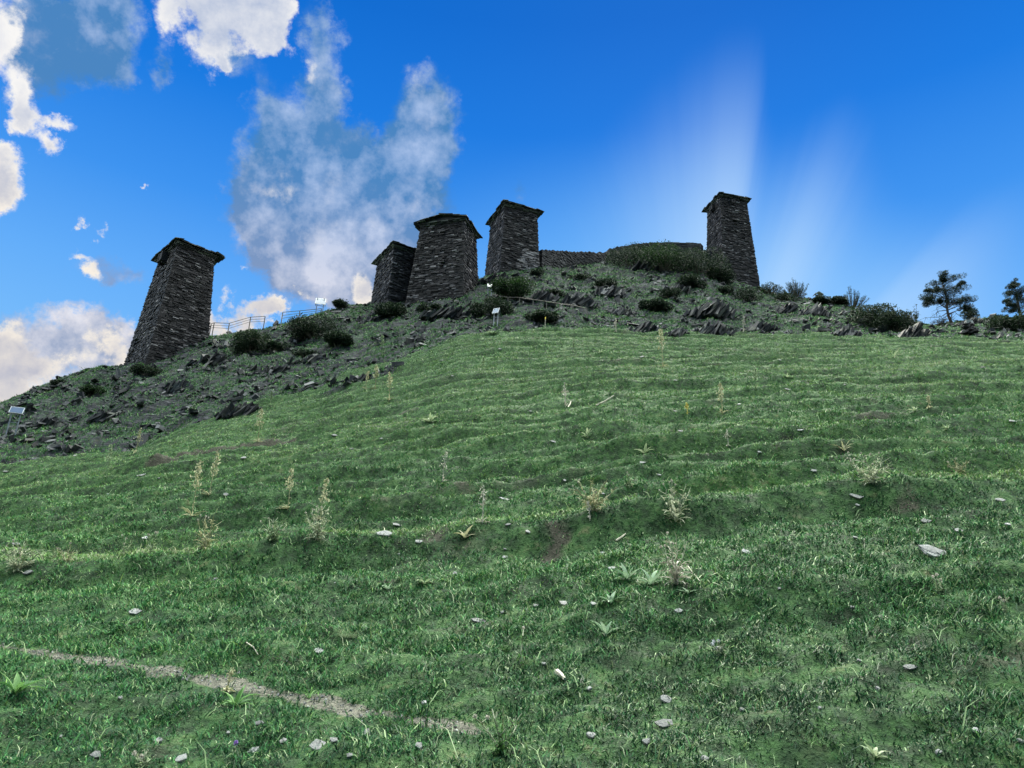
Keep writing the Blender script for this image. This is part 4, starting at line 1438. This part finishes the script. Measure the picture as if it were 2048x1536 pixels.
def bare_bush(px, foot, w, h, lab, y, seed):
    rs = np.random.default_rng(seed)
    q = px_world(px, foot, y)
    p = np.array([q[0], q[1], float(zat(q[0], q[1])[0])])
    k = ppm(p)
    root = empty('twisted_bush', p, lab, 'bush')
    tb, lb = MB(), MB()
    for i in range(16):
        a = rs.uniform(-1.1, 1.1)
        L = h / k * rs.uniform(.7, 1.15)
        pts = [np.array([0, 0, -.1])]
        d = np.array([math.sin(a) * w / h * .8, rs.normal(0, .3), math.cos(a)])
        for s in range(6):
            pts.append(pts[-1] + d * L / 6)
            d = d + rs.normal(0, .28, 3)
            d /= max(.7, np.linalg.norm(d))
        tb.tube(pts, [.05, .04, .032, .025, .018, .012, .008], 5)
        for s in range(6):
            b = pts[rs.integers(2, 7)]
            e = b + rs.normal(0, .2, 3) + (0, 0, .08)
            tb.tube([b, e], [.012, .006], 4)
            clump_leaves(lb, e, (.10, .10, .08), 7, .10, rs, .4)
    tb.build('branches', M['bark'], root)
    lb.build('foliage', M['shrub'], root)


bare_bush(1826, 642, 34, 36, 'bare twisted bush on the skyline, left of the tall pine', 69.0, 911)
bare_bush(1880, 646, 30, 18, 'low tangle of bare twigs at the foot of the tall pine', 67.5, 913)
bare_bush(1770, 628, 26, 26, 'sparse leafy twigs rising behind the widest juniper', 70.5, 915)


# ------------------------------------------------------------------ weeds on the slope
def rs_leaf(mb, base, az, elev, L, Wd, bend, rs, seg=3, fold=.25):
    d = (math.cos(az) * math.cos(elev), math.sin(az) * math.cos(elev), math.sin(elev))
    mb.leaf(base, d, L, Wd, bend, seg, rs.random(), fold)


def stalk(px, foot, top, lab, seed, mat='straw', rosette=1.0, fluffy=1.0):
    """a dry flower spike: stem, leaf rosette at its foot, seed spike on top"""
    rs = np.random.default_rng(seed)
    p = hit(px, foot)
    k = ppm(p)
    h = (foot - top) / k * 1.06
    root = empty('flower_stalk', p, lab, 'weed', 'dry flower stalks on the slope')
    lean = rs.normal(0, .05, 2)
    S = [np.array([lean[0] * s * s * h, lean[1] * s * h, s * h - .02]) for s in np.linspace(0, 1, 6)]
    th = max(.006, .9 / k)
    sb = MB(); sb.tube(S, [th, th * .9, th * .8, th * .7, th * .55, th * .35], 5, .45)
    sb.build('stem', M[mat], root)
    lb = MB()
    for i in range(int(12 * rosette) + 2):
        rs_leaf(lb, (0, 0, .01), rs.uniform(0, 2 * PI), rs.uniform(.15, 1.0), h * rs.uniform(.12, .26) + .02, max(.02, .9 / k) * rs.uniform(.7, 1.5), rs.uniform(.5, 1.6), rs)
    for i in range(8):
        s = rs.uniform(.1, .55)
        rs_leaf(lb, tuple(S[0] + (S[-1] - S[0]) * s), rs.uniform(0, 2 * PI), rs.uniform(.3, 1.1), h * rs.uniform(.05, .12), max(.012, .7 / k), 1.0, rs, 2)
    lb.build('leaf_rosette', M[mat], root)
    hb = MB()
    n = int(90 * fluffy)
    s = rs.uniform(.50, 1.0, n)
    c = np.outer(1 - s, S[0]) + np.outer(s, S[-1])
    w = h * .075 * (1.2 - s)[:, None] + .006
    c = c + rs.normal(0, 1, (n, 3)) * w * (1, 1, .5)
    for q in c:
        pass
    ax = rs.normal(0, .6, (n, 3)) + (0, 0, .9)
    ax /= np.linalg.norm(ax, axis=1)[:, None]
    sd_ = np.cross(ax, rs.normal(0, 1, (n, 3)))
    sd_ /= np.linalg.norm(sd_, axis=1)[:, None]
    L = (h * .05 + 2.2 / k) * rs.uniform(.6, 1.3, n)[:, None]
    hb.quads(np.stack([c - ax * L * .5, c + sd_ * L * .22, c + ax * L * .5, c - sd_ * L * .22], 1), rs.random(n))
    hb.build('seed_spike', M[mat], root)


STALKS = [
    (383, 1034, 922, 'tallest straw-yellow stalk on the left, with a leafy foot', 'straw'), (418, 992, 905, 'straw-yellow stalk just up and right of the tallest one', 'straw'),
    (515, 884, 820, 'dry stalk standing at the right end of the bare earth scar', 'straw'), (212, 956, 890, 'greenish dry stalk on the left slope above the thin pale slate', 'weed'), (271, 906, 857, 'thin dry stalk at the left edge of the rocky ground', 'straw'),
    (575, 1020, 938, 'pale dry stalk left of the branching thistle', 'straw'), (640, 1042, 960, 'straw stalk rising behind the branching thistle', 'straw'),
    (778, 802, 744, 'tallest of the three dry stalks below the dark slate bank', 'straw'), (750, 778, 730, 'middle of the three dry stalks below the dark slate bank', 'straw'), (731, 779, 741, 'shortest of the three dry stalks below the dark slate bank', 'straw'),
    (764, 712, 668, 'faint thin stalk on the green slope under the broad front tower', 'weed'), (1326, 734, 655, 'tall straw stalk with pale foot near the upper edge of the grass', 'straw'), (1445, 828, 766, 'straw stalk with yellow leafy foot, right of the yellow-flowered one', 'straw'),
    (1511, 778, 736, 'dark-footed dry stalk high on the right slope', 'weed'), (965, 1047, 974, 'lone dead stem on the edge of the green bank', 'head'), (1457, 894, 858, 'short grey dead stem in the middle of the right slope', 'head'),
    (1131, 814, 764, 'dead stem with fallen dry sticks at its foot', 'head'), (885, 964, 905, 'thin dead stem left of the middle of the slope', 'head'), (964, 747, 714, 'thin green stalk high in the middle of the slope', 'weed'), (1148, 704, 680, 'tiny green stalk near the upper grass edge', 'weed'),
    (1858, 818, 790, 'little dry stalk on the right slope beside a small rosette', 'straw'), (452, 1388, 1336, 'pale flowering stalk below the trodden path', 'straw'), (540, 812, 783, 'small stalk at the foot of the dark blocky outcrop', 'weed'), (1487, 664, 630, 'pale stalk in front of the rocks right of the longest outcrop', 'head'),
    (1232, 664, 636, 'pale thin stalk at the left end of the rock band', 'head'), (1180, 1040, 1000, 'thin stem left of the pale bushy thistle', 'head'),
]
for i, (a, b, c, lab, mt) in enumerate(STALKS):
    stalk(a, b, c, lab, 1000 + i, mt, 1.0 if mt == 'straw' else .4, 1.0 if mt != 'head' else .5)
# the spike with yellow flowers
stalk(1375, 828, 804, 'small spike of bright yellow flowers on the right slope', 1090, 'petal', .3, .8)


def thistle(px, foot, top, w, lab, seed, leafmat='thistle', heads=7, headmat='head', stems=5):
    """branching thistle: stems, prickly leaves, round heads"""
    rs = np.random.default_rng(seed)
    p = hit(px, foot)
    k = ppm(p)
    h, wd = (foot - top) / k * 1.15, w / k * 1.2
    root = empty('thistle', p, lab, 'thistle', 'thistles on the slope')
    sb, lb = MB(), MB()
    tips = []
    th = max(.005, .55 / k)
    for i in range(stems):
        u = (i - (stems - 1) / 2) / max(1, (stems - 1) / 2) if stems > 1 else 0.0
        u += rs.normal(0, .12)
        hh = h * (1 - .28 * abs(u)) * rs.uniform(.82, 1.0)
        P = [np.array([u * wd * .42 * s ** 1.3, rs.normal(0, .15) * wd * s, hh * s - .01]) for s in np.linspace(0, 1, 6)]
        sb.tube(P, [th, th * .95, th * .85, th * .7, th * .6, th * .5], 5, .3)
        tips.append(P[-1])
        if stems > 1 or h > .4:
            for b in range(2):
                s0 = P[rs.integers(2, 5)]
                e = s0 + np.array([rs.normal(0, .14) * wd, rs.normal(0, .1) * wd, h * rs.uniform(.10, .26)])
                sb.tube([s0, (s0 + e) / 2 + rs.normal(0, .01, 3), e], [th * .7, th * .55, th * .4], 4, .3)
                tips.append(e)
        for j in range(16):
            s = rs.uniform(.0, .88) ** 1.25
            q = P[0] + (P[-1] - P[0]) * s
            L = (h * .24) * (1.12 - s) * rs.uniform(.6, 1.2) + .012
            rs_leaf(lb, tuple(q), rs.uniform(0, 2 * PI), rs.uniform(.1, 1.1), L, L * rs.uniform(.14, .3), rs.uniform(.6, 1.7), rs, 3)
            # prickly lobes along the leaf
            for m_ in range(3):
                rs_leaf(lb, tuple(q + rs.normal(0, L * .22, 3)), rs.uniform(0, 2 * PI), rs.uniform(-.2, 1.0), L * .4, L * .07, .4, rs, 1)
    sb.build('stem', M['straw' if leafmat == 'straw' else 'thistle'], root)
    lb.build('leaves', M[leafmat], root)
    R = max(.011, 1.7 / k)
    for t in tips[:heads]:
        hb = MB()
        n = 40
        d = rs.normal(0, 1, (n, 3))
        d /= np.linalg.norm(d, axis=1)[:, None]
        sd_ = np.cross(d, rs.normal(0, 1, (n, 3)))
        sd_ /= np.linalg.norm(sd_, axis=1)[:, None]
        c = d * R * .65 * (1, 1, 1.1)
        hb.quads(np.stack([c * .2 - sd_ * R * .2, c * .2 + sd_ * R * .2, c * 1.5 + sd_ * R * .12, c * 1.5 - sd_ * R * .12], 1), rs.random(n))
        o = hb.build('flower_head', M[headmat], root)
        o.location = tuple(t + np.array([0, 0, R * .4]))


THISTLES = [
    (632, 1078, 1004, 58, 'branching grey-green thistle with many small heads on the left bank', 'thistle', 9, 'head', 6), (546, 1082, 1032, 58, 'leafy low thistle left of the branching one', 'weed', 6, 'head', 6),
    (408, 1098, 1020, 48, 'pale straw-coloured thistle below the tallest stalk', 'straw', 5, 'head', 4), (1187, 1022, 956, 82, 'pale bushy thistle in the middle of the bank', 'straw', 6, 'head', 7),
    (1352, 1044, 948, 58, 'tall dark-headed thistle standing on the bank', 'thistle', 8, 'head', 5), (1352, 1168, 1062, 56, 'withered thistle just below the tall dark-headed one', 'head', 5, 'head', 4),
    (1746, 968, 904, 92, 'wide white umbel plant on the right slope', 'thistle', 14, 'head', 8), (1920, 952, 914, 46, 'small withered thistle at the right end of the bank', 'straw', 4, 'head', 5),
    (32, 1142, 1082, 90, 'brown tangle of thistles at the far left edge', 'thistle', 8, 'head', 8), (132, 1124, 1084, 40, 'small pale weed right of the brown tangle', 'straw', 4, 'head', 3),
    (1040, 1330, 1254, 62, 'single thistle with a brown head in the middle of the foreground', 'fern', 1, 'head', 1), (1004, 1508, 1412, 92, 'green thistle clump at the bottom middle', 'fern', 2, 'head', 5),
    (248, 1112, 1068, 30, 'left one of two small umbels on the left bank', 'weed', 3, 'head', 2), (302, 1104, 1060, 34, 'right one of two small umbels on the left bank', 'weed', 4, 'head', 2),
    (1880, 1188, 1150, 36, 'dry pale flower weed below the largest flat stone', 'weed', 3, 'head', 2), (468, 1512, 1486, 34, 'low thistle with a purple flower at the bottom left', 'fern', 1, 'purple', 1),
    (285, 1532, 1500, 36, 'pale woolly weed at the very bottom left', 'weed', 2, 'head', 3), (1440, 1310, 1280, 26, 'small white-flowered weed in the right foreground', 'weed', 4, 'frame', 3),
    (2010, 1225, 1190, 26, 'small weed by the right edge of the foreground', 'weed', 2, 'head', 2), (1260, 975, 940, 20, 'small weed between the pale bushy thistle and the tall one', 'weed', 2, 'head', 2),
]
for i, (a, b, c, w, lab, lm, hd_, hm, stn) in enumerate(THISTLES):
    thistle(a, b, c, w, lab, 1200 + i, lm, hd_, hm, stn)


def rosette(px, py, r, lab, seed, mat='broad', n=9, flat=.5, wide=.30):
    rs = np.random.default_rng(seed)
    p = hit(px, py)
    k = ppm(p)
    R = r / k
    mb = MB()
    for i in range(n):
        az = 2 * PI * (i + rs.uniform(-.3, .3)) / n * 1.618
        rs_leaf(mb, (0, 0, 0), az, rs.uniform(.45, 1.3), R * 1.35 * rs.uniform(.8, 1.25), R * 1.25 * wide * rs.uniform(.8, 1.2), rs.uniform(.7, 1.5), rs, 5, .2)
    o = mb.build('leaf_rosette_plant', M[mat], smooth=True)
    o.location = p
    tag(o, lab, 'plant', 'leafy rosettes in the grass')


ROS = [
    (1255, 1162, 30, 'left one of the two pale broad-leaved rosettes beside the withered thistle', 'broad'), (1302, 1172, 30, 'right one of the two pale broad-leaved rosettes beside the withered thistle', 'broad'), (1212, 1274, 29, 'silvery broad-leaved rosette alone in the middle foreground', 'broad'),
    (470, 1415, 36, 'large fresh green dock leaves below the trodden path', 'fern'), (30, 1392, 40, 'dark green dock leaves at the far left foreground', 'fern'), (1376, 1188, 20, 'flat bluish leaves beneath the withered thistle', 'broad'), (1222, 1208, 22, 'loose leaves right of the three pale stones', 'broad'),
    (860, 845, 16, 'small pale rosette left of the middle of the slope', 'weed'), (1175, 876, 17, 'small pale rosette in the middle of the slope', 'weed'), (1290, 908, 20, 'wide low rosette above a pale chip on the slope', 'weed'), (1688, 902, 22, 'big dry striped rosette on the right slope', 'straw'),
    (1788, 716, 16, 'dark grassy tuft high on the right slope', 'weed'), (985, 668, 11, 'tiny bright rosette below the tall solar panel', 'weed'), (1830, 824, 12, 'small star-shaped rosette on the right slope', 'weed'), (1575, 756, 9, 'tiny pale rosette high on the right slope', 'weed'),
    (776, 1180, 15, 'small green rosette in the left foreground', 'broad'), (848, 1170, 20, 'dark rosette with dry leaves in a bare patch', 'weed'), (618, 1398, 22, 'narrow-leaved plant on the lower edge of the path', 'fern'), (930, 1078, 22, 'dry brown rosette under the green bank', 'straw'), (1750, 1518, 26, 'withered large leaves at the bottom right', 'weed'),
    (1200, 706, 9, 'tiny pale tuft near the top of the grass', 'weed'), (1895, 860, 10, 'tiny rosette on the right slope below the star-shaped one', 'weed'),
]
for i, (a, b, r, lab, mt) in enumerate(ROS):
    rosette(a, b, r, lab, 1400 + i, mt, 14 if 'striped' in lab or 'tuft' in lab else 9, wide=.12 if ('striped' in lab or 'tuft' in lab or 'narrow' in lab) else .30)


def fern(px, py, r, h, lab, seed, mat='fern', n=26):
    rs = np.random.default_rng(seed)
    p = hit(px, py)
    k = ppm(p)
    R, Hh = r / k, h / k
    mb = MB()
    for i in range(n):
        az = rs.uniform(0, 2 * PI)
        b = np.array([rs.normal(0, .3) * R, rs.normal(0, .3) * R, 0])
        L = Hh * rs.uniform(.7, 1.3)
        el_ = rs.uniform(.5, 1.3)
        d = np.array([math.cos(az) * math.cos(el_), math.sin(az) * math.cos(el_), math.sin(el_)])
        side = np.cross(d, (0, 0, 1)); side /= np.linalg.norm(side)
        q = b.copy()
        col = rs.random()
        for s in range(9):
            f = s / 9
            for sg in (-1, 1):
                mb.leaf(tuple(q), tuple(d * .6 + side * sg), L * .26 * (1.1 - f), L * .07, .4, 1, min(1, col * .7 + rs.random() * .3))
            q = q + d * L / 9
            d = unit(d + np.array([0, 0, -.12]))
    o = mb.build('fern_clump', M[mat])
    o.location = p
    tag(o, lab, 'plant', 'feathery clumps in the grass')


FERNS = [
    (696, 1276, 30, 26, 'pale feathery clump above the trodden path', 'weed'), (772, 1450, 36, 28, 'bright green feathery clump under the end of the path', 'fern'), (1552, 970, 22, 18, 'feathery clump left of the white umbel plant', 'fern'), (1682, 1306, 20, 22, 'pale feathery clump in the right foreground', 'weed'),
    (1895, 1248, 26, 18, 'yellow-green feathery clump at the right foreground', 'fern'), (1190, 962, 34, 22, 'green feathery clump behind the pale bushy thistle', 'fern'), (1640, 1490, 60, 30, 'wide bright green clump at the bottom right', 'fern'), (1840, 1440, 60, 26, 'grassy yellow-green clump near the right edge of the foreground', 'fern'),
    (1010, 1300, 26, 18, 'feathery leaves left behind the single thistle', 'fern'), (1440, 965, 24, 14, 'low feathery plant right of the tall dark-headed thistle', 'weed'),
]
for i, (a, b, r, h, lab, mt) in enumerate(FERNS):
    fern(a, b, r, h, lab, 1600 + i, mt)


def stick(px0, py0, px1, py1, lab, r=.008):
    a, b = hit(px0, py0), hit(px1, py1)
    b[1] = a[1] + np.clip(b[1] - a[1], -.5, .5)
    b[0] = px_world(px1, py1, b[1])[0]
    b[2] = max(float(zat(b[0], b[1])[0]), px_world(px1, py1, b[1])[2]) + .02
    a[2] += .02
    mb = MB()
    m_ = (a + b) / 2 + rng.normal(0, .01, 3)
    mb.tube([np.zeros(3), m_ - a, b - a], [r, r * .9, r * .6], 5)
    o = mb.build('dry_stick', M['dry_stick'])
    o.location = a
    tag(o, lab, 'stick', 'dry sticks on the grass')


stick(1192, 812, 1228, 792, 'long pale stick lying beside the dead stem', .022)
stick(1114, 1350, 1130, 1366, 'short white stick right of the single thistle', .014)
stick(1232, 1085, 1252, 1071, 'thin pale stick below the green bank', .01)
stick(1136, 816, 1142, 804, 'short split stick at the foot of the dead stem', .02)
stick(1376, 1138, 1400, 1168, 'bent thin twig right of the withered thistle', .005)
stick(492, 1292, 515, 1316, 'curved grass-thin twig above the path', .004)

# countless pebbles on the trodden path and the bare patches
gm = MB()
gx = rng.uniform(-3.4, 1.2, 60000)
gy = rng.uniform(3.0, 6.4, 60000)
_i = np.clip(np.searchsorted(ys, gy), 0, NY - 1)
_j = np.clip(np.searchsorted(aa, gx / gy), 0, NA - 1)
ok = rng.random(60000) < (m_path[_i, _j] * .55 + .05 * bare[_i, _j])
gx, gy = gx[ok][:500], gy[ok][:500]
n_ = len(gx)
ax_ = rng.normal(0, 1, (n_, 3)); ax_ /= np.linalg.norm(ax_, axis=1)[:, None]
az_ = np.cross(ax_, rng.normal(0, 1, (n_, 3))); az_ /= np.linalg.norm(az_, axis=1)[:, None]
siz = np.clip(rng.lognormal(-5.75, .5, n_), .0018, .010)
gm.boxes(np.stack([gx, gy, zat(gx, gy) + .002], -1), ax_, np.cross(az_, ax_), az_, np.stack([siz, siz * .8, siz * .45], -1), .35, rng.beta(2, 2, n_))
tag(gm.build('gravel', M['slab']), kind='stuff')

# small yellow flowers
for i, (a, b) in enumerate([(1445, 1272), (1706, 1327), (1896, 1226), (1342, 1188), (424, 1308), (852, 1158), (740, 1288), (1012, 1306)]):
    p = hit(a, b)
    k = ppm(p)
    root = empty('yellow_flower', p, 'tiny yellow flower low in the turf', 'flower', 'tiny yellow flowers in the foreground')
    sb = MB(); sb.tube([(0, 0, 0), (.004, 0, 3 / k)], [.0015, .0012], 4); sb.build('stem', M['fern'], root)
    hb = MB()
    for j in range(6):
        rs_leaf(hb, (.004, 0, 3 / k), j * PI / 3, .35, 2.6 / k, 1.8 / k, .3, rng, 1)
    hb.build('petal_ring', M['petal'], root)


# ------------------------------------------------------------------ grass
def grass_material():
    m, g, out = material('grass_blades')
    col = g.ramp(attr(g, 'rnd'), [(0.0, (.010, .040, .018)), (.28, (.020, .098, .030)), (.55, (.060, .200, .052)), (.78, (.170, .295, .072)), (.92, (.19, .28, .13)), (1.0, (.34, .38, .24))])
    nrm = g.n('ShaderNodeAttribute', attribute_name='turf').outputs['Vector']
    nrm = g.vm('NORMALIZE', g.vm('ADD', g.vm('SCALE', nrm, 2.4), g.n('ShaderNodeNewGeometry').outputs['Normal']))
    p = g.n('ShaderNodeBsdfPrincipled', {'Base Color': col, 'Roughness': .55, 'Normal': nrm})
    p.inputs['Specular IOR Level'].default_value = .12
    tr = g.n('ShaderNodeBsdfTranslucent', {'Color': col})
    mx = g.n('ShaderNodeMixShader', {0: .2, 1: p.outputs[0], 2: tr.outputs[0]})
    g.t.links.new(mx.outputs[0], out.inputs[0])
    return m


def grass(N):
    # density per square metre falls with distance; blades widen a little so that far turf stays closed
    yy = np.linspace(2.5, 79, 4000)
    rho = np.where(yy < 5, 1.0, (5 / yy) ** 1.5)
    cdf = np.cumsum(rho * np.maximum(yy, 3)); cdf /= cdf[-1]
    y = np.interp(rng.random(N), cdf, yy)
    a = rng.uniform(-1.12, 1.12, N)
    x = a * np.maximum(y, 3)
    i = np.clip(np.searchsorted(ys, y), 0, NY - 1)
    j = np.clip(np.searchsorted(aa, a), 0, NA - 1)
    rock, br, pa = m_rock[i, j], bare[i, j], m_path[i, j]
    c1 = fbm(x / .30, y / .24, 3, 201)
    c2 = fbm(x / 2.2, y / 1.2, 3, 203)
    c3 = fbm(x / 8, y / 3.5, 3, 205)
    keep = np.clip(.66 + 1.5 * c1 + .35 * c2, np.where(y < 8, .26, .40), 1)
    keep = np.maximum(keep, .9 * smooth(-.2, .05, y - np.interp(x, bank[bo, 0], bank[bo, 1])) * (1 - smooth(.6, 1.3, y - np.interp(x, bank[bo, 0], bank[bo, 1]))))
    keep = keep * (1 - .75 * br) * (1 - .55 * pa)
    rk = np.clip(.66 + 1.4 * fbm(x / 2.0, y / 1.6, 3, 207), .1, 1)
    keep = np.where(rock > .5, keep * rk, keep)
    keep = np.where(y > YC[i, j] + 1.5, 0, keep)
    ok = rng.random(N) < keep
    x, y, rock, c1, c2, c3 = (v[ok] for v in (x, y, rock, c1, c2, c3))
    n = len(x)
    z = zat(x, y)
    L = rng.lognormal(math.log(.031), .42, n) * (1 + .5 * np.clip(c1, -1, 1)) * (1 + .35 * c2) * (1 + y / 90)
    L *= np.where(rock > .5, 1.9, 1)
    long_ = rng.random(n) < .012
    L = np.where(long_, L * 2.2, L)
    Wd = (.0030 + .00085 * y) * rng.uniform(.7, 1.3, n)
    az = rng.uniform(0, 2 * PI, n)
    lean = rng.uniform(.25, 1.3, n)
    d = np.stack([np.cos(az) * np.sin(lean), np.sin(az) * np.sin(lean) - .12, np.cos(lean)], -1)
    d2 = np.stack([np.cos(az) * np.sin(lean + .7), np.sin(az) * np.sin(lean + .7) - .12, np.cos(lean + .7)], -1)
    # blades turn their flat side to a random direction
    fa_ = rng.uniform(0, 2 * PI, n)
    sd = np.stack([np.cos(fa_), np.sin(fa_), np.zeros(n)], -1)
    b = np.stack([x, y, z - .006], -1)
    mid_ = b + d * (L * .55)[:, None]
    tip = mid_ + d2 * (L * .5)[:, None]
    w = (Wd / 2)[:, None]
    V = np.stack([b - sd * w, b + sd * w, mid_ - sd * w * .8, mid_ + sd * w * .8, tip], 1).reshape(-1, 3)
    o5 = (np.arange(n) * 5)[:, None, None]
    F = (np.array([[0, 1, 3], [0, 3, 2], [2, 3, 4]])[None] + o5).reshape(-1, 3)
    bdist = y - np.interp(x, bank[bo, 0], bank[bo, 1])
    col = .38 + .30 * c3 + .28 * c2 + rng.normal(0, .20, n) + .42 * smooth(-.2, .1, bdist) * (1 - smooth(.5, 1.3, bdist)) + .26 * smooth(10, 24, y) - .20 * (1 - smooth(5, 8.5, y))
    col = np.where(rng.random(n) < .07, rng.uniform(.85, 1, n), col)
    col = np.where(rock > .5, col * .62 + .34 * (rng.random(n) < .22), col)
    col = np.where(long_, .92, col)
    e = np.clip(.02 * y, .05, .35)
    gx, gy = (zat(x + e, y) - zat(x - e, y)) / (2 * e), (zat(x, y + e) - zat(x, y - e)) / (2 * e)
    nv = np.stack([-gx, -gy, np.ones(n)], -1)
    nv /= np.linalg.norm(nv, axis=1)[:, None]
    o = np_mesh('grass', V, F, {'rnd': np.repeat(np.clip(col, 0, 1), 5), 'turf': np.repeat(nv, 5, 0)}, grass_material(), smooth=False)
    tag(o, kind='stuff')
    print('grass blades', n)


grass(4700000)
